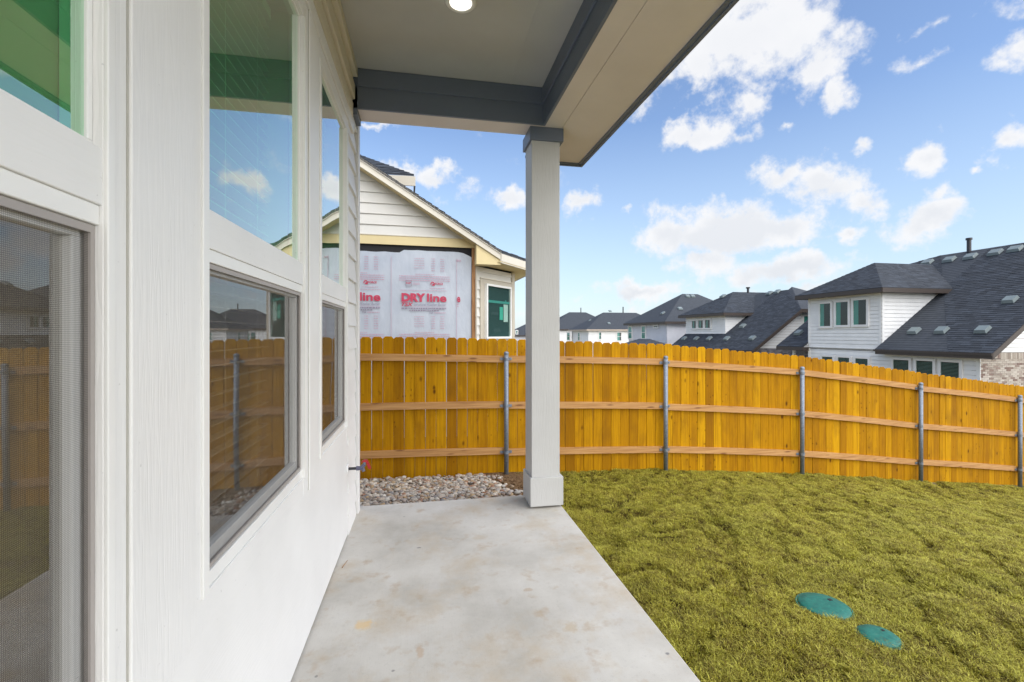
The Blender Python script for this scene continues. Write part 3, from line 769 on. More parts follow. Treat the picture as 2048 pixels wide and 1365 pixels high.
for (y0, y1) in WIN:
    g = .085
    tr = [(y0 - g, y0, SILL - .085, HEAD + .085, 'white_v'), (y1, y1 + (.065 if y1 < 1 else g - .002), SILL - .085, HEAD + .085, 'white_v'), (y0, y1, SILL - .085, SILL, 'white_h'), (y0, y1, RAIL0, RAIL1, 'white_h'), (y0, y1, HEAD, HEAD + .085, 'white_h')]
    for (a, b, c, d, m) in tr: MB().box(XW - .052, XW + .009 if m == 'white_h' else XW + .010, a, b, c, d).build('window_casing', M[m], house, bevel=.002)
    # vinyl unit: fixed upper light and screened lower light
    x0, x1 = XW - .050, XW + .004
    mb = MB()
    for (a, b, c, d) in ((y0, y1, RAIL0 - .035, RAIL0), (y0, y1, SILL, SILL + .04)): mb.box(x0, x1, a, b, c, d)
    for (a, b, c, d) in ((y1 - .016, y1, SILL + .04, RAIL0 - .035), (y0, y0 + .016, SILL + .04, RAIL0 - .035)): mb.box(x0, x1 - .022, a, b, c, d)
    for (a, b) in ((y0 - .034, y0 - .001), (y1 + .001, y1 + .020)): mb.box(XW + .0095, XW + .017, a, b, SILL - .002, HEAD + .002)
    for (a, b, c, d) in ((y0, y1, HEAD - .012, HEAD), (y0, y1, RAIL1, RAIL1 + .012), (y1 - .012, y1, RAIL1 + .012, HEAD - .012), (y0, y0 + .012, RAIL1 + .012, HEAD - .012)): mb.box(x0, XW - .006, a, b, c, d)
    w = mb.build('window', M['vinyl'], house, bevel=.002)
    mb = MB()     # inner sash stiles
    for (a, b, c, d) in ((y0 + .017, y1 - .017, RAIL0 - .060, RAIL0 - .035), (y0 + .017, y1 - .017, SILL + .04, SILL + .085), (y1 - .036, y1 - .017, SILL + .085, RAIL0 - .06), (y0 + .017, y0 + .036, SILL + .085, RAIL0 - .06)): mb.box(x0 + .006, x0 + .036, a, b, c, d)
    sub(mb, 'sash', M['vinyl'], w, bevel=.002)
    sub(MB().box(XW - .016, XW - .012, y0 + .008, y1 - .008, RAIL1 + .008, HEAD - .008), 'upper_pane', M['glass'], w)
    sub(MB().box(x0 + .018, x0 + .022, y0 + .034, y1 - .034, SILL + .08, RAIL0 - .055), 'lower_pane', M['glass_low'], w)
    s_ = MB().poly([(x1 - .010, y0 + .010, SILL + .046), (x1 - .010, y1 - .010, SILL + .046), (x1 - .010, y1 - .010, RAIL0 - .042), (x1 - .010, y0 + .010, RAIL0 - .042)])
    sub(s_, 'insect_screen', M['screen'], w, raw=True)
    mb = MB()
    for (a, b, c, d) in ((y0 + .002, y1 - .002, RAIL0 - .050, RAIL0 - .036), (y0 + .002, y1 - .002, SILL + .041, SILL + .053), (y1 - .012, y1 - .002, SILL + .053, RAIL0 - .050), (y0 + .002, y0 + .012, SILL + .053, RAIL0 - .050)): mb.box(x1 - .016, x1 - .006, a, b, c, d)
    sub(mb, 'screen_frame', M['screen_frame'], w)
    # drywall reveal behind the unit
    mb = MB(); X1 = XW - .27
    mb.box(X1, x0 - .004, y1 - .006, y1 + .105, SILL, HEAD); mb.box(X1, x0 - .004, y0 - .105, y0 + .006, SILL, HEAD); mb.box(X1, x0 - .004, y0 - .105, y1 + .105, SILL - .08, SILL - .001); mb.box(X1, x0 - .004, y0 - .105, y1 + .105, HEAD + .001, HEAD + .08)
    sub(mb, 'drywall_reveal', M['interior'], w)
# blinds hang inside the windows: separate things
for (y0, y1), lab in zip(WIN, ('open slat blind inside the nearest window at the left edge', 'open slat blind inside the middle window with green tinted upper pane', 'open slat blind inside the farthest window next to the lap siding')):
    t = thing('window_blind', lab, 'blind', (XW - .16, (y0 + y1) / 2, HEAD - .04), 'slat blinds inside the patio windows')
    MB().box(XW - .19, XW - .125, y0 + .02, y1 - .02, HEAD - .05, HEAD - .005).build('headrail', M['blind'], t)
    z = HEAD - .09; sl = MB()
    A = [(-.025, 0, -.004), (0, 0, .0), (.025, 0, .0), (.025, 0, .0028), (0, 0, .0030), (-.025, 0, -.0015)]
    sl.prism([(p[0], y0 + .025, p[2]) for p in A], [(p[0], y1 - .025, p[2]) for p in A]); me = sl.mesh('slat', M['blind'])
    while z > SILL + .06:
        o = bpy.data.objects.new('slat', me); C.objects.link(o); o.parent = t; o.matrix_parent_inverse = Matrix.Translation(-Vector(t.location)); o.location = (XW - .158, 0, z); z -= .050
    MB().box(XW - .182, XW - .134, y0 + .025, y1 - .025, SILL + .02, SILL + .036).build('bottom_rail', M['blind'], t)
    mb = MB()
    for yy in (y0 + .16, (y0 + y1) / 2, y1 - .16): mb.cyl((XW - .134, yy, SILL + .03), (XW - .134, yy, HEAD - .05), .0012, n=6)
    mb.build('ladder_cord', M['blind'], t)
# room behind the windows
mb = MB(); mb.box(-4.0, -3.9, -3, 3.95, 0, .5); mb.box(-4.0, -3.9, -3, 3.95, 2.75, 3.1); mb.box(-4.0, -3.9, -3, -2.5, .5, 2.75); mb.box(-4.0, -3.9, 3.3, 3.95, .5, 2.75); mb.box(-3.9, XW - .28, 3.85, 3.95, 0, 3.1); mb.box(-3.9, XW - .28, -3.1, -3.0, 0, 3.1); mb.box(-3.9, XW - .125, -3, 3.85, 3.1, 3.2)  # unseen back wall has a wide opening added to let daylight in
mb.box(XW - .27, XW - .125, -3.0, -.107, SILL - .09, 3.1); mb.box(XW - .27, XW - .125, -.1, 3.55, HEAD + .085, 3.1)
for i in (2, 4): mb.box(XW - .27, XW - .125, edges[i] + .107, edges[i + 1] - .107, SILL - .09, 3.1)
mb.box(XW - .27, XW - .125, 3.552, 3.95, 0, 3.1)
mb.box(XW - .27, XW - .125, -3, 3.55, 0, SILL - .09)
mb.build('interior_wall', M['interior'], house)
MB().box(-3.9, XW - .28, -3, 3.85, -.05, .02).build('interior_floor', M['carpet'], house)
# lap siding strip and the corner boards
z = -.04; pl = Plane(XW - .02, 0, 0, 1)
while z < CEIL:
    y0_, y1_ = 3.555, 3.945; e = .178; ztop = min(z + e, CEIL)
    A = [pl.at(y0_, z, .030), pl.at(y1_, z, .030), pl.at(y1_, ztop, .010), pl.at(y0_, ztop, .010)]
    MB().prism(A, [pl.at(y0_, z, .001), pl.at(y1_, z, .001), pl.at(y1_, ztop, .001), pl.at(y0_, ztop, .001)]).build('siding_plank', M['white_h'], house)
    z += e
MB().box(XW - .018, XW - .012, 3.946, 3.968, 0, CEIL).build('shadow_gap', M['gap'], house)
MB().box(XW - .02, XW + .020, 3.968, YC, -.02, 3.28).build('corner_trim', M['white_v'], house, bevel=.002)
MB().box(XW - .12, XW - .021, YC - .02, YC, -.02, 3.58).build('corner_trim', M['white_v'], house, bevel=.002)
pe = Plane(XW - .12, YC - .02, -1, 0)
siding(Plane(XW - .12, YC - .02, -1, 0, flip=False), [(0, -.3), (8, -.3), (8, 3.6), (0, 3.6)], .178, M['white'], house)
MB().box(-9, XW - .13, YC - .12, YC - .03, -.4, 3.6).build('end_wall', M['white'], house)
# frieze mouldings between the window heads and the ceiling
for (z0, z1, d) in ((HEAD + .088, HEAD + .175, .020), (HEAD + .215, HEAD + .33, .012), (HEAD + .36, HEAD + .47, .026), (CEIL - .075, CEIL - .002, .045)):
    MB().box(XW, XW + d, -3, 3.74, z0, z1).build('frieze_board', M['cream' if z0 > HEAD + .2 else 'white_h'], house, bevel=.003)
# hose tap
tp = thing('garden_tap', 'black garden tap with red lever sticking out of the white wall near the corner', 'tap', (XW, 3.50, .50))
a = pix_dir(697, 937); k = XW / a.x if a.x < 0 else 1; 
ty, tz = 3.52, .505
MB().cyl((XW, ty, tz), (XW + .012, ty, tz), .034, n=24).build('wall_plate', M['white_plate'], tp, bevel=.003)
mb = MB(); mb.cyl((XW + .012, ty, tz), (XW + .070, ty, tz), .0105, n=14); mb.build('pipe', M['black'], tp)
mb = MB(); mb.cyl((XW + .066, ty, tz), (XW + .105, ty, tz), .017, .015, n=8); mb.cyl((XW + .10, ty, tz), (XW + .125, ty, tz + .028), .014, n=12); mb.cyl((XW + .112, ty, tz - .002), (XW + .120, ty - .01, tz - .022), .012, n=12)
mb.build('valve_body', M['tapmetal'], tp); mb = MB(); mb.cyl((XW + .122, ty, tz + .022), (XW + .127, ty, tz + .045), .010, n=10); mb.build('stem', M['steel'], tp)
A = [(XW + .100, tz + .040), (XW + .112, tz + .058), (XW + .130, tz + .062), (XW + .146, tz + .060), (XW + .172, tz - .002), (XW + .164, tz - .010), (XW + .152, tz - .004), (XW + .134, tz + .042), (XW + .118, tz + .046)]
MB().prism([(p[0], ty - .009, p[1]) for p in A], [(p[0], ty + .009, p[1]) for p in A]).build('lever', M['red'], tp)

# porch roof: ceiling, beams, soffit, fascia
BI, BO, EX = .990, 1.175, 1.605; BE0, BE1, EY = 3.755, 3.965, 4.56; BZ = 3.28
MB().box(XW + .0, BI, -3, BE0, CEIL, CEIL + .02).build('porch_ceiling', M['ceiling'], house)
MB().box(.70, .712, -3, BE0, CEIL - .004, CEIL - .0005).build('ceiling_batten', M['ceiling'], house)
mb = MB(); mb.box(BI, BI + .02, -3, BE0 + .0, BZ, CEIL + .02); mb.build('beam_side', M['dark_beam'], house)
mb = MB(); mb.box(XW + .001, BI + .02, BE0, BE0 + .02, BZ, CEIL + .02); mb.build('beam_side', M['dark_beam_x'], house)
MB().box(BI - .016, BI - .0005, -3, BE0 - .016, 3.45, CEIL - .001).build('beam_band', M['dark_beam'], house, bevel=.003)
MB().box(XW + .046, BI - .0005, BE0 - .016, BE0 - .0005, 3.45, CEIL - .001).build('beam_band', M['dark_beam_x'], house, bevel=.003)
MB().box(XW + .0, XW + .04, BE0 - .0, BE1, BZ - .05, 3.45).build('beam_end', M['dark_beam'], house)
MB().box(XW + .041, BI + .02, BE0 + .021, BE1, BZ, BZ + .02).build('beam_underside', M['soffit'], house)
MB().box(XW + .001, BI + .02, BE1, BE1 + .02, BZ + .001, CEIL + .3).build('beam_side', M['white'], house)
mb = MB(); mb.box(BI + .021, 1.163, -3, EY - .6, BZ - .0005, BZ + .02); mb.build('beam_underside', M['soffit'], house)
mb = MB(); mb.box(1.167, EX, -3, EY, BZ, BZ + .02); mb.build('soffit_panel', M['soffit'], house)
mb = MB(); mb.box(EX, EX + .025, -3, EY + .025, BZ - .022, BZ + .17); mb.build('fascia_board', M['dark_beam'], house, bevel=.003)
MB().box(1.05, EX, EY, EY + .025, BZ - .022, BZ + .17).build('fascia_board', M['dark_beam_x'], house, bevel=.003)
MB().box(EX + .026, EX + .036, -3, EY + .04, BZ + .13, BZ + .175).build('drip_edge', M['dark_beam'], house)
MB().box(EX - .03, EX - .0005, -3, EY - .03, BZ - .012, BZ - .0005).build('soffit_bead', M['dark_beam'], house)
MB().box(1.2, EX - .03, EY - .03, EY - .0005, BZ - .012, BZ - .0005).build('soffit_bead', M['dark_beam_x'], house)
roof_plane([(EX + .05, EY + .05, BZ + .20), (EX + .05, -3.2, BZ + .20), (-4.5, -3.2, 6.3), (-4.5, EY + .05, 6.3)], house, M['farroof'], .04, 'roof_deck')
MB().prism([(XW, BE1 + .021, CEIL + .02), (EX, BE1 + .021, BZ + .02), (-4.5, BE1 + .021, 6.2), (-4.5, BE1 + .021, CEIL + .02)], [(XW, BE1 + .04, CEIL + .02), (EX, BE1 + .04, BZ + .02), (-4.5, BE1 + .04, 6.2), (-4.5, BE1 + .04, CEIL + .02)]).build('gable_wall', M['white'], house)
MB().box(BI + .02, EX, -3.0, EY, BZ + .021, BZ + .05).build('eave_framing', M['gap'], house)
# column
cx0, cx1, cy0, cy1 = .902, 1.152, 3.815, 4.06
col = MB().box(cx0, cx1, cy0, cy1, .2, 3.19).build('porch_column', M['column'], house, bevel=.003)
sub(MB().box(.885, 1.178, 3.79, 4.085, .016, .262), 'column_base', M['column'], col, bevel=.004)
sub(MB().box(.93, 1.12, 3.84, 4.04, .0005, .018), 'column_shim', M['gap'], col)
sub(MB().box(.882, 1.180, 3.79, 4.09, 3.165, 3.279), 'column_cap', M['dark_beam_x'], col, bevel=.003)
# ceiling light
lt = thing('ceiling_light', 'round white lit disc light flush on the porch ceiling', 'ceiling light', (.22, 2.86, CEIL))
MB().lathe((.22, 2.86, CEIL), [(.098, -.001), (.100, -.010), (.090, -.020), (.072, -.022), (.070, -.016)], 40).build('trim_ring', M['vinyl'], lt, smooth=True)
MB().lathe((.22, 2.86, CEIL), [(0, -.017), (.071, -.017), (.071, -.012)], 40).build('diffuser', M['lamp'], lt)
# twig on the slab edge
tw = MB().cyl((-.52, 3.06, .006), (-.50, 3.14, .012), .003, .0015, 6).build('twig', M['stud']); tw['label'] = 'small dry twig lying at the foot of the white wall'; tw['category'] = 'twig'

# ------------------------------------------------------------------ neighbouring gable house under construction
H1 = thing('gable_house', 'unfinished cream gable house behind the fence with printed house wrap on its wall', 'house', (1.5, 8.9, -.5))
pa = Plane(1.571, 8.862, .9993, .038)
S = lambda px, py, d=0.: pa.hit(px, py, d)
s_edge = S(951, 600)[0]
# rake: two points on the fascia outer line, .32 m in front of the wall
OV = .30
r0 = S(717, 312, OV); r1 = S(1003, 503, OV); slope = (r1[1] - r0[1]) / (r1[0] - r0[0])
peak_s = r0[0] - .55; 
def rake_z(s): return r0[1] + slope * (abs(s - peak_s) + peak_s - r0[0])
peak_z = rake_z(peak_s); eaveR = r1[0]; eaveL = 2 * peak_s - r1[0]; z_eave = r1[1]
FH = .17    # fascia height
zt = S(717, 487)[1]; zt1 = S(717, 469)[1]
wl = eaveL + .55   # left wall corner
top = lambda s: rake_z(s) - FH - .05
# back-up wall, pentagon, under everything
A = [(wl, -.7), (s_edge, -.7), (s_edge, min(top(s_edge), 4)), (peak_s, top(peak_s)), (wl, top(wl))]
MB().prism([pa.at(a, b, -.03) for a, b in A], [pa.at(a, b, -.12) for a, b in A]).build('sheathing_wall', M['gap'], H1)
# gable siding: planks one by one
ex = .0
zb = zt1; e1 = (S(717, 361)[1] - zt1) / 5.0
nb = 0; z = zb
G = lambda z_: [(peak_s - (peak_z - FH + .035 - z_) / -slope, z_), (peak_s + (peak_z - FH + .035 - z_) / -slope, z_)]
poly = [G(zb)[0], G(zb)[1], (peak_s, peak_z - FH + .035)]
siding(pa, poly, e1, M['h_cream'], H1, pieces=True, proud=.024, d=-.02)
pa.bx(MB(), wl, s_edge, zt, zt1, -.02, .012).build('frieze_board', M['h_trim'], H1)
pa.bx(MB(), wl, s_edge, zt1, zt1 + .015, -.02, .022).build('drip_flashing', M['h_fascia'], H1)
# house wrap, slightly wavy and torn along its top edge
sw0, sw1 = wl + .1, S(943, 600)[0]; zw_lo, zw = -.65, S(717, 498)[1]
step_s = S(803, 500)[0]; mb = MB(); NX, NZ = 60, 30
for j in range(NZ + 1):
    for i in range(NX + 1):
        s_ = sw0 + (sw1 - sw0) * i / NX; tp_ = zw - (.035 if s_ < step_s else -.015) + .012 * mnoise.noise(Vector((s_ * 5, 0, 0)))
        if s_ > sw1 - .25: tp_ -= .10 * ((s_ - sw1 + .25) / .25) ** 1.5
        z_ = zw_lo + (tp_ - zw_lo) * j / NZ
        mb.v.append(tuple(pa.at(s_, z_, -.012 + .010 * mnoise.noise(Vector((s_ * 1.7, z_ * 1.3, 5))) + (.02 if (s_ > sw1 - .2 and j == NZ) else 0))))
for j in range(NZ):
    for i in range(NX):
        a = j * (NX + 1) + i; mb.f.append((a, a + 1, a + NX + 2, a + NX + 1))
wrap = mb.build('house_wrap', M['wrap'], H1, smooth=True)
def text(body, s0, zb_, h, width=None, m='ink', off=.0, shear=0., d=.010, name='printed_text', clip=None):
    cu = bpy.data.curves.new('t', 'FONT'); cu.body = body; cu.size = 1.0; cu.offset = off; cu.shear = shear; cu.resolution_u = 3
    o = bpy.data.objects.new('t', cu); C.objects.link(o); bpy.context.view_layer.update()
    me = bpy.data.meshes.new_from_object(o.evaluated_get(bpy.context.evaluated_depsgraph_get())); C.objects.unlink(o); bpy.data.objects.remove(o)
    xs_ = [v.co.x for v in me.vertices]; ys_ = [v.co.y for v in me.vertices]; x0, x1 = min(xs_), max(xs_); y1 = max(ys_)
    ky = h / y1; kx = ky if width is None else width / (x1 - x0)
    vs = []; 
    for v in me.vertices: vs.append(tuple(pa.at(s0 + (v.co.x - x0) * kx, zb_ + v.co.y * ky, d)))
    m2 = bpy.data.meshes.new(name); m2.from_pydata(vs, [], [tuple(p.vertices) for p in me.polygons]); m2.materials.append(M[m])
    q = bpy.data.objects.new(name, m2); C.objects.link(q); q.parent = wrap; return q
def bars(rows, m, d=.009):
    """rows of dashes standing for print too small to read"""
    mb_ = MB(); rn = random.Random(len(rows))
    for (a, b, z_, h) in rows:
        s_ = a
        while s_ < b:
            w_ = rn.uniform(.012, .05); e = min(b, s_ + w_)
            mb_.poly([pa.at(s_, z_, d), pa.at(e, z_, d), pa.at(e, z_ + h, d), pa.at(s_, z_ + h, d)]); s_ = e + .010
    q = mb_.build('fine_print', M[m], None, raw=True); q.parent = wrap
sD0, zD0 = S(803, 602.5); sD1 = S(893, 602.5)[0]; wD = sD1 - sD0; zTop = S(803, 586.5)[1]
pitch_s = S(803, 602)[0] - S(803 - 138, 602)[0]; pitch_z = S(803, 544)[1] - S(803, 661)[1]
blocks = []
for col_i in (-2, -1, 0, 1):
    for row_i in (0, 1):
        blocks.append((col_i, row_i))
hD = zTop - zD0
for ci, ri in blocks:
    b0 = sD0 + ci * pitch_s; bz = zD0 + ri * pitch_z
    if ci == 1:   # next sheet, overlapping: only the right end of the words shows past the seam
        if ri == 0:
            k_ = S(923.5, 602)[0]; text('e', S(914, 602)[0] , bz, hD * .66, .062, 'ink', .03)
            bars([(S(914, 602)[0], S(918, 602)[0], bz - hD * .38, .02), (S(914, 602)[0], S(918, 602)[0], bz - hD * .62, .014), (S(914, 602)[0], S(922, 602)[0], bz + .78, .012), (S(914, 602)[0], S(922, 602)[0], bz + .80, .012)], 'ink_pale')
        continue
    if b0 + wD < sw0 + .1: continue
    if ri == 0:
        text('DRY', b0, bz, hD, wD * .53, 'ink', .055); text('line', b0 + wD * .56, bz, hD * 1.0, wD * .44, 'ink', .03)
        text('TSX', b0, bz - hD * .62, hD * .46, wD * .26, 'ink', .03, .3); text('Structural Weather Barrier', b0 + wD * .275, bz - hD * .56, hD * .34, wD * .72, 'ink_grey', 0, .3)
        bars([(b0 + wD * .24, b0 + wD, bz - hD * .72, .008)], 'ink_pale')
        bars([(b0, b0 + wD, bz - hD * .97, .022), (b0 + wD * .17, b0 + wD * .84, bz - hD * 1.22, .020)], 'ink_grey')
    rows = []
    zz = bz - hD * 1.55
    if ri == 1: zz = bz - hD * 1.55
    if ri == 1 or ri == 0:
        for k in range(5): rows.append((b0 + wD * .28, b0 + wD * .5, zz - .045 * k - .06, .010))
        for k in range(6): rows.append((b0 + wD * .66, b0 + wD * .74, zz - .045 * k - .06, .012)); rows.append((b0 + wD * .86, b0 + wD * .95, zz - .045 * k - .06, .012))
        for k in range(3): rows.append((b0 - wD * .05, b0 + wD * 1.08, zz - .40 - .040 * k, .014))
        rows.append((b0 + wD * .3, b0 + wD * .72, zz - .36, .010))
        if ri == 0 or zz - .3 < zw: bars([r for r in rows if r[2] < zw - .1], 'ink_pale')
        if zz < zw - .12: text('TSX', b0 + wD * .61, zz, hD * .24, wD * .09, 'ink_grey', .02); bars([(b0 + wD * .72, b0 + wD * .98, zz + .01, .014)], 'ink_pale')
    if ri == 0:
        z2 = bz + hD * 2.0
        # boxed mark, roof emblem with wording
        q = MB(); w_ = wD * .13
        for (a, b, c, d_) in ((0, w_, 0, .008), (0, w_, w_ - .008, w_), (0, .008, 0, w_), (w_ - .008, w_, 0, w_)): pa.bx(q, b0 + wD * .09 + a, b0 + wD * .09 + b, z2 - .02 + c, z2 - .02 + d_, .006, .009)
        qq = q.build('printed_mark', M['ink_grey'], None); qq.parent = wrap
        text('KGP', b0 + wD * .105, z2 + .025, .035, w_ * .75, 'ink', .02); text('check', b0 + wD * .245, z2 + .01, .05, wD * .16, 'ink_pale', 0, 0)
        text('FORCE', b0 + wD * .74, z2 + .02, .04, wD * .18, 'ink', .03)
        em = MB(); e0 = b0 + wD * .64; n_ = 14
        for k in range(n_):
            a0_, a1_ = math.pi * (-.1 + 1.2 * k / n_), math.pi * (-.1 + 1.2 * (k + 1) / n_)
            em.poly([pa.at(e0 + .04 + .040 * math.cos(a0_), z2 + .03 + .045 * math.sin(a0_), .010), pa.at(e0 + .04 + .040 * math.cos(a1_), z2 + .03 + .045 * math.sin(a1_), .010), pa.at(e0 + .04 + .022 * math.cos(a1_), z2 + .03 + .026 * math.sin(a1_), .010), pa.at(e0 + .04 + .022 * math.cos(a0_), z2 + .03 + .026 * math.sin(a0_), .010)])
        em.poly([pa.at(e0 + .02, z2, .010), pa.at(e0 + .08, z2, .010), pa.at(e0 + .08, z2 + .028, .010), pa.at(e0 + .045, z2 + .04, .010)])
        qq = em.build('printed_mark', M['ink'], None, raw=True); qq.parent = wrap
        bars([(b0 - .02, b0 + wD, z2 - .10, .010), (b0 + wD * .62, b0 + wD * .95, z2 - .055, .012)], 'ink_pale')
# seam lines of the sheet overlaps
for px in (782, 913):
    s_ = S(px, 600)[0]; q = pa.bx(MB(), s_, s_ + .006, -.6, zw - .12, .004, .008).build('sheet_seam', M['ink_pale'], None); q.parent = wrap
# stud and corner
pa.bx(MB(), S(943.5, 600)[0], S(950.5, 600)[0], -.65, zt, -.02, .020).build('bare_stud', M['stud'], H1)
pa.bx(MB(), S(950.5, 600)[0] + .002, S(953.5, 600)[0], -.65, z_eave - .10, -.02, .035).build('corner_board', M['h_taupe'], H1)
# rakes (fascia boards), soffits under them, boxed return
def rake_board(sa, sb, sgn):
    za, zb_ = rake_z(sa), rake_z(sb)
    A = [pa.at(sa, za, OV), pa.at(sb, zb_, OV), pa.at(sb, zb_ - FH, OV), pa.at(sa, za - FH, OV)]
    MB().prism(A, [v - pa.n * .03 for v in A]).build('rake_board', M['h_fascia'], H1)
    A = [pa.at(sa, za - FH + .02, OV - .03), pa.at(sb, zb_ - FH + .02, OV - .03), pa.at(sb, zb_ - FH + .02, -.02), pa.at(sa, za - FH + .02, -.02)]
    MB().prism(A, [v + Vector((0, 0, .02)) for v in A]).build('rake_soffit', M['h_trim'], H1)
    A = [pa.at(sa, za + .0, OV + .002), pa.at(sb, zb_ + .0, OV + .002), pa.at(sb, zb_ - .06, OV + .002), pa.at(sa, za - .06, OV + .002)]
    MB().prism(A, [v + pa.n * .018 for v in A]).build('rake_trim', M['h_fascia'], H1)
rake_board(peak_s, eaveR, 1); rake_board(peak_s, eaveL, -1)
zret = z_eave - FH - .085
for sg, se, swl in ((1, eaveR, s_edge), (-1, eaveL, wl)):
    a0_ = swl - sg * .02
    A = [pa.at(a0_, zret, OV - .035), pa.at(se, zret, OV - .035), pa.at(se, z_eave - FH + .01, OV - .035), pa.at(a0_, rake_z(a0_) - FH + .01, OV - .035)]
    MB().prism(A, [v - pa.n * (OV - .04) for v in A]).build('boxed_return', M['h_trim'], H1)
# chamfered wall B
pB0 = pa.at(s_edge, 0); ang = math.atan2(.038, .9993) + R(45)
pb = Plane(pB0.x, pB0.y, math.cos(ang), math.sin(ang))
LB = pb.hit(1028, 600)[0]
zso = zret + .005
siding(pb, [(0, -.65), (LB, -.65), (LB, zso), (0, zso)], .178, M['h_cream'], H1, pieces=True, proud=.024, d=-.02)
MB().prism([pb.at(a, z, -.03) for a, z in ((0, -.7), (LB, -.7), (LB, zso), (0, zso))], [pb.at(a, z, -.1) for a, z in ((0, -.7), (LB, -.7), (LB, zso), (0, zso))]).build('sheathing_wall', M['gap'], H1)
pb.bx(MB(), LB - .11, LB, -.65, zso, -.02, .022).build('corner_board', M['h_taupe'], H1)
wB0, zB1 = pb.hit(969.5, 572); wB1 = pb.hit(1015, 600)[0]; zB0 = pb.hit(969, 674)[1]
A0 = pb.hit(959.5, 557); A1 = pb.hit(1022, 560)[0]
for (a, b, c, d_) in ((A0[0], wB0 - .04, zB0 - .3, A0[1]), (wB1 + .04, min(A1, LB - .115), zB0 - .3, A0[1]), (wB0 - .04, wB1 + .04, zB1 + .04, A0[1])): pb.bx(MB(), a, b, c, d_, -.02, .024).build('window_casing', M['h_taupe'], H1)
pb.bx(MB(), A0[0] - .01, min(A1, LB - .115) + .01, A0[1] + .001, A0[1] + .02, -.02, .045).build('drip_flashing', M['h_fascia'], H1)
wB = far_window(pb, wB0, wB1, zB0, zB1, H1, d=.03, fr=.04, m='vinyl', room='green_room_shade')
wmid = (zB0 + zB1) / 2 + .18
sub(pb.bx(MB(), wB0, wB1, wmid, wmid + .05, .044, .054), 'meeting_rail', M['teal'], wB)
sub(pb.bx(MB(), wB0 + (wB1 - wB0) * .55, wB0 + (wB1 - wB0) * .70, zB0 + .35, zB0 + .62, .046, .049), 'sticker', M['tag_green'], wB)
sub(pb.bx(MB(), wB0 + (wB1 - wB0) * .73, wB0 + (wB1 - wB0) * .93, zB0 + .31, zB0 + .68, .046, .049), 'sticker', M['tag_white'], wB)
sub(pb.bx(MB(), wB0 + (wB1 - wB0) * .80, wB0 + (wB1 - wB0) * .84, wmid + .05, zB1 - .25, .044, .054), 'reflected_stud', M['teal'], wB)
# wall C goes back
pC0 = pb.at(LB, 0); pc = Plane(pC0.x, pC0.y, -.038, .9993)
siding(pc, [(0, -.65), (7, -.65), (7, zso), (0, zso)], .178, M['h_cream'], H1, d=-.02)
# left side wall (seen only in reflections)
pl0 = pa.at(wl, 0, 0); pd = Plane(pl0.x, pl0.y, -.038, .9993, flip=True)
siding(pd, [(0, -.65), (9, -.65), (9, zso), (0, zso)], .178, M['h_cream'], H1, d=-.02)
# roof: right slope with the clipped corner over the chamfer, left slope
e_off = .42
E0 = pa.at(eaveR + .0, z_eave, OV + .02)                       # front end of the eave
nb_ = pb.n
q0 = pb.at(0, z_eave, e_off); q1 = pb.at(LB, z_eave, e_off)     # eave line over wall B
def isect(p, d, q, e):
    det = d.x * (-e.y) + e.x * d.y; k_ = ((q.x - p.x) * (-e.y) + e.x * (q.y - p.y)) / det
    return Vector((p.x + d.x * k_, p.y + d.y * k_, z_eave))
E1 = Vector((E0.x, E0.y, z_eave))
cpt = isect(q0, pb.u, pc.at(0, 0, e_off), pc.u)                  # corner eave B / eave C
back = 8.0
P1 = pa.at(peak_s, peak_z, OV + .02); P2 = pa.at(peak_s, peak_z, -back)
sl = -slope
# chamfer eave starts where the eave line over B meets the rake end line
q_start = isect(q0, pb.u, E0, pa.n)
eC = pc.at(back - 1, z_eave, e_off)
dC = (eC - pa.at(peak_s, z_eave, 0)).dot(pa.u)                   # horizontal run peak -> eave C
# main right slope passes through the rake; lower eave C lies further out, so it runs down to z_low
zC = peak_z - sl * dC
apex_in = pa.at(eaveR - .75, rake_z(eaveR - .75), OV + .02)
Cc = Vector((cpt.x, cpt.y, z_eave)); Cb = Vector((eC.x, eC.y, z_eave))
hipP = pa.at(eaveR - .35, rake_z(eaveR - .35), -1.2)
roof_plane([E1, hipP + Vector((0, 0, .0)), P2, P1][::1], H1, M['farroof'], .05, shingled=True, seed=5, tab=.25, course=.14)
roof_plane([E1, Cc, hipP], H1, M['farroof'], .05, shingled=True, seed=6, tab=.25, course=.14)
roof_plane([Cc, Cb, pa.at(eaveR - .35, rake_z(eaveR - .35), -back), hipP], H1, M['farroof'], .05, shingled=True, seed=7)
roof_plane([pa.at(eaveL, z_eave, OV + .02), pa.at(eaveL, z_eave, -back), P2, P1], H1, M['farroof'], .05, shingled=True, seed=8)
# eave fascia and soffit of the chamfer and of side C
def flat(z_, pts, th=.02): return MB().prism([Vector((p.x, p.y, z_)) for p in pts], [Vector((p.x, p.y, z_ + th)) for p in pts])
mb = MB()
for (p, q) in ((E1, Cc), (Cc, Cb)):
    d_ = (q - p).normalized(); n_ = Vector((d_.y, -d_.x, 0))
    A = [p - Vector((0, 0, .035)), q - Vector((0, 0, .035)), q - Vector((0, 0, .035 + .19)), p - Vector((0, 0, .035 + .19))]
    MB().prism(A, [v - n_ * .03 for v in A]).build('eave_fascia', M['h_fascia'], H1)
flat(z_eave - .21, [E1, Cc, Cb, pc.at(back - 1, 0, -.02), pc.at(0, 0, -.02), pb.at(0, 0, -.02)]).build('eave_soffit', M['h_trim'], H1)
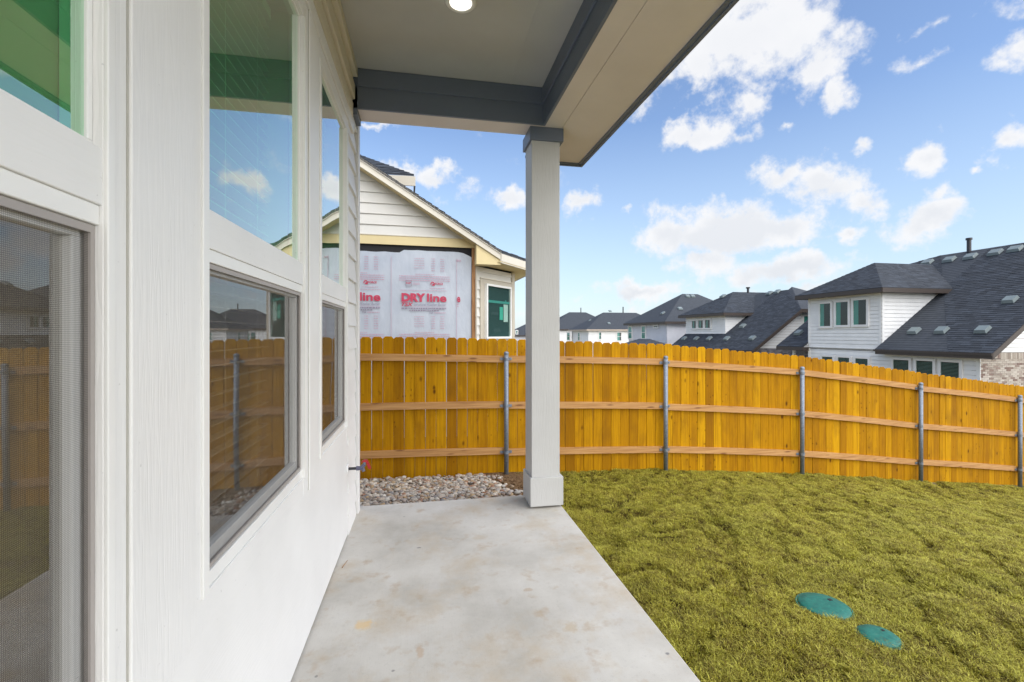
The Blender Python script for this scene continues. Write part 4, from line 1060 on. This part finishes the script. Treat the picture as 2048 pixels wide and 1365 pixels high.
# upper roof piece behind, ending in a short boxed fascia
k0 = S(735, 344, -.9); k1 = S(828, 350, -.9); k2 = S(700, 303, -2.4); k3 = S(829, 348, -2.4)
A = [pa.at(k0[0], k0[1], -.9), pa.at(k1[0], k1[1], -.9), pa.at(k2[0], k2[1], -2.4)]
roof_plane([A[0], A[1], A[2]], H1, M['farroof'], .03, shingled=True, seed=9, tab=.25, course=.13)
hb = S(826, 372, -.9)[1]
for off_, mm, dz in ((0, 'h_taupe', 0), (.02, 'h_taupe', 0)):
    B_ = [A[0] - Vector((0, 0, .035)), A[1] - Vector((0, 0, .035)), Vector((A[1].x, A[1].y, hb)), Vector((A[0].x, A[0].y, hb))]
    if off_: B_ = [B_[1], B_[1] - pa.n * 1.2, B_[2] - pa.n * 1.2, B_[2]]; MB().prism(B_, [v + pa.u * .03 for v in B_]).build('dormer_fascia', M[mm], H1)
    else: MB().prism(B_, [v - pa.n * .03 for v in B_]).build('dormer_fascia', M[mm], H1)

# ------------------------------------------------------------------ houses to the right (their back sides face the yard, along +y)
def hip_roof(parent, x0, x1, y0, y1, z, pitch, axis, m='farroof', hips=(True, True), shingled=False, seed=1, fm='brownfascia', fh=.2, soff=True, tab=.3):
    """hip roof over an eave rectangle; returns the ridge ends"""
    if axis == 'y':
        w = (x1 - x0) / 2; cx = (x0 + x1) / 2; ra = Vector((cx, y0 + (w if hips[0] else 0), z + pitch * w)); rb = Vector((cx, y1 - (w if hips[1] else 0), z + pitch * w))
    else:
        w = (y1 - y0) / 2; cy = (y0 + y1) / 2; ra = Vector((x0 + (w if hips[0] else 0), cy, z + pitch * w)); rb = Vector((x1 - (w if hips[1] else 0), cy, z + pitch * w))
    a, b, c, d = Vector((x0, y0, z)), Vector((x1, y0, z)), Vector((x1, y1, z)), Vector((x0, y1, z))
    kw = dict(shingled=shingled, tab=tab)
    if axis == 'y':
        roof_plane([d, a, ra, rb], parent, M[m], .06, seed=seed, **kw); roof_plane([b, c, rb, ra], parent, M[m], .06, seed=seed + 1)
        if hips[0]: roof_plane([a, b, ra], parent, M[m], .06, seed=seed + 2, **kw)
        if hips[1]: roof_plane([c, d, rb], parent, M[m], .06, seed=seed + 3)
    else:
        roof_plane([a, b, rb, ra], parent, M[m], .06, seed=seed, **kw); roof_plane([c, d, ra, rb], parent, M[m], .06, seed=seed + 1)
        if hips[0]: roof_plane([d, a, ra], parent, M[m], .06, seed=seed + 2, **kw)
        if hips[1]: roof_plane([b, c, rb], parent, M[m], .06, seed=seed + 3)
    for (p, q, out) in ((d, a, (-1, 0, 0)), (a, b, (0, -1, 0)), (b, c, (1, 0, 0)), (c, d, (0, 1, 0))):
        o_ = Vector(out); fascia(MB(), p - Vector((0, 0, .02)), q - Vector((0, 0, .02)), fh, .03, o_).build('eave_fascia', M[fm], parent)
    if soff: MB().box(x0 + .01, x1 - .01, y0 + .01, y1 - .01, z - fh - .0, z - fh + .02).build('eave_soffit', M[fm], parent)
    return ra, rb

def roof_vent(parent, p, al, up, n, w=.45, h=.38):
    p = Vector(p); A = [p + al * sx * w / 2 + up * sy * h / 2 + n * .03 for sx, sy in ((-1, -1), (1, -1), (1, 1), (-1, 1))]
    B = [p + al * sx * w * .42 + up * sy * h * .42 + n * .15 + up * .03 for sx, sy in ((-1, -1), (1, -1), (1, 1), (-1, 1))]
    MB().prism(A, B).build('roof_vent', M['vent'], parent)

def on_roof(px, py, P0, nrm):
    r = pix_dir(px, py); o = Vector((0, 0, EYE)); k = (Vector(P0) - o).dot(nrm) / r.dot(nrm); return o + r * k

def bricks(pl, poly, m, parent, bl=.20, bh=.067, j=.010, soldier=None, name='brick_courses'):
    mb_ = MB(); rn = random.Random(4); z0 = min(p[1] for p in poly); z1 = max(p[1] for p in poly); s0 = min(p[0] for p in poly); s1 = max(p[0] for p in poly); z = z0; r_ = 0
    while z < z1:
        s_ = s0 - (bl / 2 if r_ % 2 else 0)
        top_ = z1 - (soldier or 0)
        if soldier and z + bh > top_: break
        while s_ < s1:
            q = [(max(s_, s0), z), (min(s_ + bl, s1), z), (min(s_ + bl, s1), min(z + bh, z1)), (max(s_, s0), min(z + bh, z1))]
            if q[1][0] - q[0][0] > .02: pl.bx(mb_, q[0][0], q[1][0], q[0][1], q[2][1], 0, .010 + rn.random() * .008)
            s_ += bl + j
        z += bh + j; r_ += 1
    if soldier:
        s_ = s0
        while s_ < s1: pl.bx(mb_, s_, min(s_ + .067, s1), z, z1, 0, .012 + rn.random() * .008); s_ += .077
    mb_.build(name, M[m], parent, stuff=True)

# ---- first big house
GZ = -2.4
R1 = thing('dark_roof_house', 'largest white house with dark roof, wide dormer and brick corner at right edge', 'house', (20.7, 17, GZ), 'white houses with dark roofs behind the fence')
ZE, SL1 = .79, .72; XE = 20.3; YN, YF = 13.0, 23.35; ZR = 5.7; XR = XE + (ZR - ZE) / SL1
pf = Plane(20.7, 0, 0, -1)               # faces -x; s = -y
def zmain(x): return ZE + SL1 * (x - XE)
pf.n = Vector((-1, 0, 0))
W1 = lambda px, py: pf.hit(px, py)
MB().box(20.73, 33, 13.9, 21.4, GZ, ZE - .12).build('wall', M['h_white'], R1)
siding(pf, [(-21.5, GZ), (-13.62, GZ), (-13.62, ZE - .12), (-21.5, ZE - .12)], .178, M['h_white'], R1)
siding(pf, [(-21.5, ZE + .03), (-17.42, ZE + .03), (-17.42, 3.52), (-21.5, 3.52)], .178, M['h_white'], R1)
MB().box(20.73, 25, 17.45, 21.45, ZE - .1, 3.6).build('dormer_wall', M['h_white'], R1)
pf.bx(MB(), -21.52, -17.3, ZE - .03, ZE + .03, -.02, .035).build('belly_band', M['h_white'], R1)
pf.bx(MB(), -21.52, -17.3, ZE - .055, ZE - .032, -.02, .040).build('band_shadow_strip', M['brownfascia'], R1)
for s_ in (-21.5, -17.53): pf.bx(MB(), s_, s_ + .11, ZE + .03, 3.52, -.02, .03).build('corner_board', M['h_white'], R1)
pf.bx(MB(), -21.5, -21.38, GZ, ZE - .06, -.02, .03).build('corner_board', M['h_white'], R1)
pf.bx(MB(), -13.74, -13.61, GZ, ZE - .12, -.02, .03).build('corner_board', M['h_white'], R1)
psd = Plane(20.7, 17.42, 1, 0); 
siding(psd, ccw([(0, ZE + .05), (0, 3.52), (4.4, 3.52), (.7 - .05, ZE + .55)]), .178, M['h_white'], R1)
psd.bx(MB(), 0, .11, ZE + .03, 3.52, -.02, .03).build('corner_board', M['h_white'], R1)
# side wall at the near end: siding above, brick below
pn = Plane(20.7, 13.62, 1, 0)
MB().prism([pn.at(0, GZ, -.03), pn.at(12, GZ, -.03), pn.at(12, ZE, -.03), pn.at(6.4, zmain(27.1) - .1, -.03), pn.at(0, zmain(20.7) - .1, -.03)], [pn.at(0, GZ, -.2), pn.at(12, GZ, -.2), pn.at(12, ZE, -.2), pn.at(6.4, zmain(27.1) - .1, -.2), pn.at(0, zmain(20.7) - .1, -.2)]).build('mortar_wall', M['mortar'], R1)
bricks(pn, [(-.005, GZ), (7.0, GZ), (7.0, ZE - .02), (-.005, ZE - .02)], 'brick', R1, soldier=.2)
siding(pn, [(.0, ZE + .0), (6.4, ZE + .0), (6.4, zmain(27.1) - .12), (.0, zmain(20.7) - .12)], .178, M['h_white'], R1)
# windows
def wins(pl, plist, y0, y1, parent, **kw):
    for (a, b, ya, yb) in plist:
        s0, z1 = pl.hit(a, ya); s1, _ = pl.hit(b, ya); z0 = pl.hit(a, yb)[1]
        far_window(pl, min(s0, s1), max(s0, s1), z0, z1, parent, **kw)
wins(pf, [(1642, 1663, 608.5, 653), (1674, 1698, 605.5, 651), (1709, 1735, 601.5, 650)], 0, 0, R1, curtain=(0, .36), fr=.11)
wins(pf, [(1646, 1667, 713.5, 760), (1678, 1701, 715, 764), (1713, 1738, 717, 770)], 0, 0, R1, blinds=True, fr=.10)
wins(pf, [(1789, 1820, 719.5, 775), (1835, 1868, 721.5, 780), (1884, 1921, 724, 785)], 0, 0, R1, blinds=True, fr=.10)
# main roof
nr = Vector((-SL1, 0, 1)).normalized(); upv = Vector((1, 0, SL1)).normalized(); alv = Vector((0, 1, 0))
yS = 17.42
def rp(x, y): return Vector((x, y, zmain(x)))
roof_plane([rp(XE, yS + .0), rp(XE, YN), rp(XR, YN), rp(XR, 19.6), rp(XR - .0, 19.6), rp(24.2, yS)][:4] + [rp(24.25, yS)], R1, M['farroof'], .08, shingled=True, seed=21)
roof_plane([rp(24.25, yS), rp(XR, 19.6), rp(26.0, YF), rp(24.25, YF)], R1, M['farroof'], .08, shingled=True, seed=22)
roof_plane([rp(XE, YF), rp(XE, 21.5), rp(24.25, 21.5), rp(24.25, YF)], R1, M['farroof'], .08, shingled=True, seed=23)
roof_plane([rp(26.0, YF), rp(XR, 19.6), Vector((2 * XR - 26.0, YF, zmain(26.0)))], R1, M['farroof'], .08)
roof_plane([Vector((2 * XR - XE, YN, ZE)), Vector((2 * XR - XE, YF, ZE)), Vector((2 * XR - 26, YF, zmain(26))), rp(XR, 19.6), rp(XR, YN)], R1, M['farroof'], .08)
# eave fascia, returning round the corners, rake boards
MB().box(XE - .03, XE, YN - .02, yS - .05, ZE - .22, ZE - .02).build('eave_fascia', M['brownfascia'], R1)
MB().box(XE, 20.69, YN + .0, yS - .05, ZE - .22, ZE - .20).build('eave_soffit', M['brownfascia'], R1)
MB().box(XE - .06, XE - .031, YN - .02, yS + .02, ZE - .10, ZE + .0).build('gutter_edge', M['brownfascia'], R1)
MB().box(XE - .03, XE, 21.45, YF, ZE - .22, ZE - .02).build('eave_fascia', M['brownfascia'], R1)
MB().box(XE, 22.0, 21.45, 21.47, ZE - .22, ZE - .02).build('eave_fascia', M['brownfascia'], R1)
A = [rp(XE, YN), rp(XR, YN), rp(XR, YN) - Vector((0, 0, .22)), rp(XE, YN) - Vector((0, 0, .22))]
MB().prism([v + Vector((0, -.03, -.01)) for v in A], [v + Vector((0, -.002, -.01)) for v in A]).build('rake_board', M['brownfascia'], R1)
A = [rp(XE, YN) - Vector((0, 0, .20)), rp(XR, YN) - Vector((0, 0, .20)), rp(XR, 13.6) - Vector((0, 0, .20)), rp(XE, 13.6) - Vector((0, 0, .20))]
MB().prism(A, [v + Vector((0, 0, .02)) for v in A]).build('rake_soffit', M['brownfascia'], R1)
# grey brick under the small far roof part
pg = Plane(21.2, 0, 0, -1); pg.n = Vector((-1, 0, 0))
bricks(pg, [(-23.3, GZ), (-21.52, GZ), (-21.52, ZE - .2), (-23.3, ZE - .2)], 'greybrick', R1)
MB().box(21.3, 30, 21.5, 23.2, GZ, ZE - .1).build('wall', M['mortar'], R1)
MB().box(20.75, 20.85, 22.55, 22.68, GZ, ZE - .21).build('porch_post', M['h_white'], R1)
# dormer roof
hip_roof(R1, 20.22, 27.5, 17.0, 21.9, 3.60, .63, 'x', hips=(True, False), shingled=True, seed=31)
for (px, py) in ((1829, 665), (1884, 664), (1966, 663), (1855, 527.5), (1899, 522), (1941, 516), (1991, 508), (2031, 501), (2021, 603), (1598, 668)):
    p = on_roof(px, py, rp(XE, YN), nr)
    if p.x < XR - .2: roof_vent(R1, p, alv, upv, nr, w=.42 if py > 600 else .5)
p = on_roof(1938, 505, rp(XE, YN), nr); MB().cyl(p, p + Vector((0, 0, .62)), .09, n=14).cyl(p + Vector((0, 0, .62)), p + Vector((0, 0, .72)), .13, n=14).build('flue_pipe', M['black'], R1)

# ---- second house
R2 = thing('dark_roof_house', 'white house with dark roof and small three window dormer just left of the largest one', 'house', (21, 28, GZ - .5), 'white houses with dark roofs behind the fence')
ZE2, SL2, XE2, YN2, YF2 = .43, .74, 20.3, 25.4, 35.2; XR2 = 26.1; ZR2 = ZE2 + SL2 * (XR2 - XE2); GZ2 = GZ - .5
def z2(x): return ZE2 + SL2 * (x - XE2)
def rp2(x, y): return Vector((x, y, z2(x)))
XB = 23.9
roof_plane([rp2(XE2, 30.0), rp2(XE2, YN2), rp2(XB, YN2), rp2(XR2, 28.9), rp2(XR2, 30.0)], R2, M['farroof'], .08, shingled=True, seed=41)
roof_plane([rp2(XE2, YF2), rp2(XE2, 30.0), rp2(21.9, 30.0), rp2(21.9, YF2)], R2, M['farroof'], .08, shingled=True, seed=42)
roof_plane([rp2(23.6, 30.0), rp2(XR2, 30.0), rp2(XR2, 31.8), rp2(23.6, 33.5)], R2, M['farroof'], .08)
roof_plane([rp2(XB, YN2), Vector((30, YN2, z2(XB))), rp2(XR2 + .3, 28.9), rp2(XR2, 28.9)], R2, M['farroof'], .08)
roof_plane([Vector((31.5, YN2, ZE2)), Vector((31.5, YF2, ZE2)), rp2(XR2, 31.8), rp2(XR2, 28.9)], R2, M['farroof'], .08)
MB().box(20.73, 31, 25.9, 35, GZ2, ZE2).build('wall', M['h_white'], R2)
ps2 = Plane(20.7, 25.85, 1, 0)
MB().prism([ps2.at(a, b, -.03) for a, b in ((0, GZ2), (9, GZ2), (9, z2(XB) - .1), (3.2, z2(XB) - .1), (0, z2(20.7) - .1))], [ps2.at(a, b, -.2) for a, b in ((0, GZ2), (9, GZ2), (9, z2(XB) - .1), (3.2, z2(XB) - .1), (0, z2(20.7) - .1))]).build('gable_wall', M['mortar'], R2)
zb2 = ps2.hit(1540, 697)[1]
siding(ps2, ccw([(0, zb2), (9, zb2), (9, z2(XB) - .12), (3.2, z2(XB) - .12), (.0, z2(20.7) - .1)]), .178, M['h_white'], R2)
bricks(ps2, [(0, GZ2), (5, GZ2), (5, zb2 - .01), (0, zb2 - .01)], 'greybrick', R2)
wins(ps2, [(1606, 1618, 633, 650)], 0, 0, R2, curtain=(0, 1), fr=.12)
A = [rp2(XE2, YN2), rp2(XB, YN2), rp2(XB, YN2) - Vector((0, 0, .24)), rp2(XE2, YN2) - Vector((0, 0, .24))]
MB().prism([v + Vector((0, -.03, -.01)) for v in A], [v + Vector((0, -.002, -.01)) for v in A]).build('rake_board', M['brownfascia'], R2)
MB().box(XB, 30, YN2 - .03, YN2 - .002, z2(XB) - .22, z2(XB) + .02).build('eave_fascia', M['brownfascia'], R2)
MB().box(XE2 - .03, XE2, YN2, YF2, ZE2 - .24, ZE2 - .02).build('eave_fascia', M['brownfascia'], R2)
pd2 = Plane(21.75, 0, 0, -1); pd2.n = Vector((-1, 0, 0)); ZD2 = 3.05
MB().box(21.78, 26, 30.05, 35.1, ZE2, ZD2).build('dormer_wall', M['h_white'], R2)
siding(pd2, [(-35.15, z2(21.75)), (-30.0, z2(21.75)), (-30.0, ZD2 - .1), (-35.15, ZD2 - .1)], .178, M['h_white'], R2)
pd3 = Plane(21.75, 30.0, 1, 0); siding(pd3, ccw([(0, z2(21.75)), (0, ZD2 - .1), (3.0, ZD2 - .1)]), .178, M['h_white'], R2)
wins(pd2, [(1385.5, 1393.5, 642.5, 657), (1398, 1407.5, 641.5, 656.5), (1411.5, 1421.5, 640.5, 656.5)], 0, 0, R2, curtain=(.2, .45), fr=.12)
hip_roof(R2, 21.3, 27.5, 29.6, 35.6, ZD2, .60, 'x', hips=(True, False), shingled=True, seed=51)
nr2 = Vector((-SL2, 0, 1)).normalized(); up2 = Vector((1, 0, SL2)).normalized()
for (px, py) in ((1369, 678.5), (1393, 679), (1419, 679), (1454, 679), (1505, 678.5), (1539, 588.5), (1555, 585.5), (1486, 654)):
    roof_vent(R2, on_roof(px, py, rp2(XE2, YN2), nr2), alv, up2, nr2)
ndv = Vector((-.6, 0, 1)).normalized()
for (px, py) in ((1446, 595), (1483, 609)): roof_vent(R2, on_roof(px, py, (21.3, 32, ZD2), Vector((0, -.6, 1)).normalized() if px > 1460 else ndv) + Vector((0, 0, .02)), alv, Vector((1, 0, .6)).normalized(), ndv)
p = on_roof(1496, 586, (21.3, 29.6, ZD2), Vector((0, -.6, 1)).normalized()); MB().cyl(p - Vector((0, 0, .3)), p + Vector((0, 0, .35)), .09, n=10).cyl(p + Vector((0, 0, .35)), p + Vector((0, 0, .45)), .16, n=10).build('flue_pipe', M['black'], R2)

def simple_house(label, x0, x1, y0, y1, zg, zeave, pitch, axis, wm, fm, winlist_front, winlist_side, ov=.4, vents=(), pipe=None, name='dark_roof_house'):
    t = thing(name, label, 'house', (x0, (y0 + y1) / 2, zg), 'white houses with dark roofs behind the fence')
    MB().box(x0 + .03, x1, y0 + .03, y1, zg, zeave - .05).build('wall', M[wm], t)
    p1 = Plane(x0, 0, 0, -1); p1.n = Vector((-1, 0, 0)); p2 = Plane(x0, y0, 1, 0)
    siding(p1, [(-y1, zg), (-y0, zg), (-y0, zeave - .1), (-y1, zeave - .1)], .2, M[wm], t)
    siding(p2, [(0, zg), (x1 - x0, zg), (x1 - x0, zeave - .1), (0, zeave - .1)], .2, M[wm], t)
    for (q, s_) in ((p1, -y0 - .12), (p2, 0)): q.bx(MB(), s_, s_ + .12, zg, zeave - .1, -.02, .03).build('corner_board', M[wm], t)
    wins(p1, winlist_front, 0, 0, t, fr=.12, split=True, curtain=(0, 1)); wins(p2, winlist_side, 0, 0, t, fr=.14, split=True, curtain=(0, .6))
    ra, rb = hip_roof(t, x0 - ov, x1 + ov, y0 - ov, y1 + ov, zeave, pitch, axis, fm=fm)
    n_ = Vector((-pitch, 0, 1)).normalized()
    for (px, py, pw) in vents:
        n2 = n_ if pw == 'f' else Vector((0, -pitch, 1)).normalized()
        pp = on_roof(px, py, (x0 - ov, y0 - ov, zeave), n2)
        roof_vent(t, pp, alv if pw == 'f' else Vector((1, 0, 0)), Vector((1, 0, pitch)).normalized() if pw == 'f' else Vector((0, 1, pitch)).normalized(), n2)
    if pipe:
        pp = ra.lerp(rb, pipe); MB().cyl(pp - Vector((0, 0, .3)), pp + Vector((0, 0, .9)), .09, n=8).build('flue_pipe', M['black'], t)
    return t
R3 = simple_house('pale grey two storey house with hip roof left of the small dormer house', 21.6, 31.2, 38.0, 45.9, -3.3, 2.62, .67, 'x', 'h_grey', 'brownfascia',
             [(1258, 1264.5, 654.5, 677), (1284.5, 1291.5, 653.5, 677)], [], vents=((1326, 628, 'f'), (1385, 594, 's'), (1375, 594, 's'), (1360, 619, 's')))
pq = Plane(21.6, 0, 0, -1); pq.n = Vector((-1, 0, 0)); s0, zz1 = pq.hit(1308.5, 652.5); s1, _ = pq.hit(1316.5, 652.5); zz0 = pq.hit(1308.5, 655)[1]
far_window(pq, min(s0, s1), max(s0, s1), zz0, zz1, R3, fr=.12)
# little porch roof in front of it
pr = thing('porch_roof', 'small dark hip roof of a porch peeping over the fence before the grey house', 'porch', (19.5, 37, -3))
hip_roof(pr, 18.0, 21.5, 35.9, 41.5, .30, .42, 'y', fm='brownfascia'); MB().box(18.4, 21.4, 36.4, 41, -3.3, .12).build('wall', M['h_grey'], pr)
simple_house('bright white two storey house with dark hip roof left of the pale grey house', 23.0, 36.0, 62.0, 69.6, -3.8, 2.15, .62, 'x', 'h_white', 'tan_fascia',
             [(1157, 1160, 666, 681)], [(1198, 1202, 665.5, 678.5), (1234, 1242, 665.5, 681.5)], vents=((1218, 648, 's'), (1220, 623.5, 's'), (1180, 642, 'f')), pipe=.6)
simple_house('farthest white house in the row with dark hip roof, right beside the patio column', 22.6, 36, 80.0, 90.0, -4.2, 2.35, .62, 'x', 'h_white', 'brownfascia', [(1135, 1140, 666, 680)], [(1143, 1146, 667, 682)], pipe=.7)
simple_house('distant dark roofed house seen in the gap between gable house and column', 17.6, 27, 92.0, 101.0, -4.5, 1.2, .55, 'x', 'h_grey', 'brownfascia', [], [(1032, 1035, 662, 668)], name='distant_house')
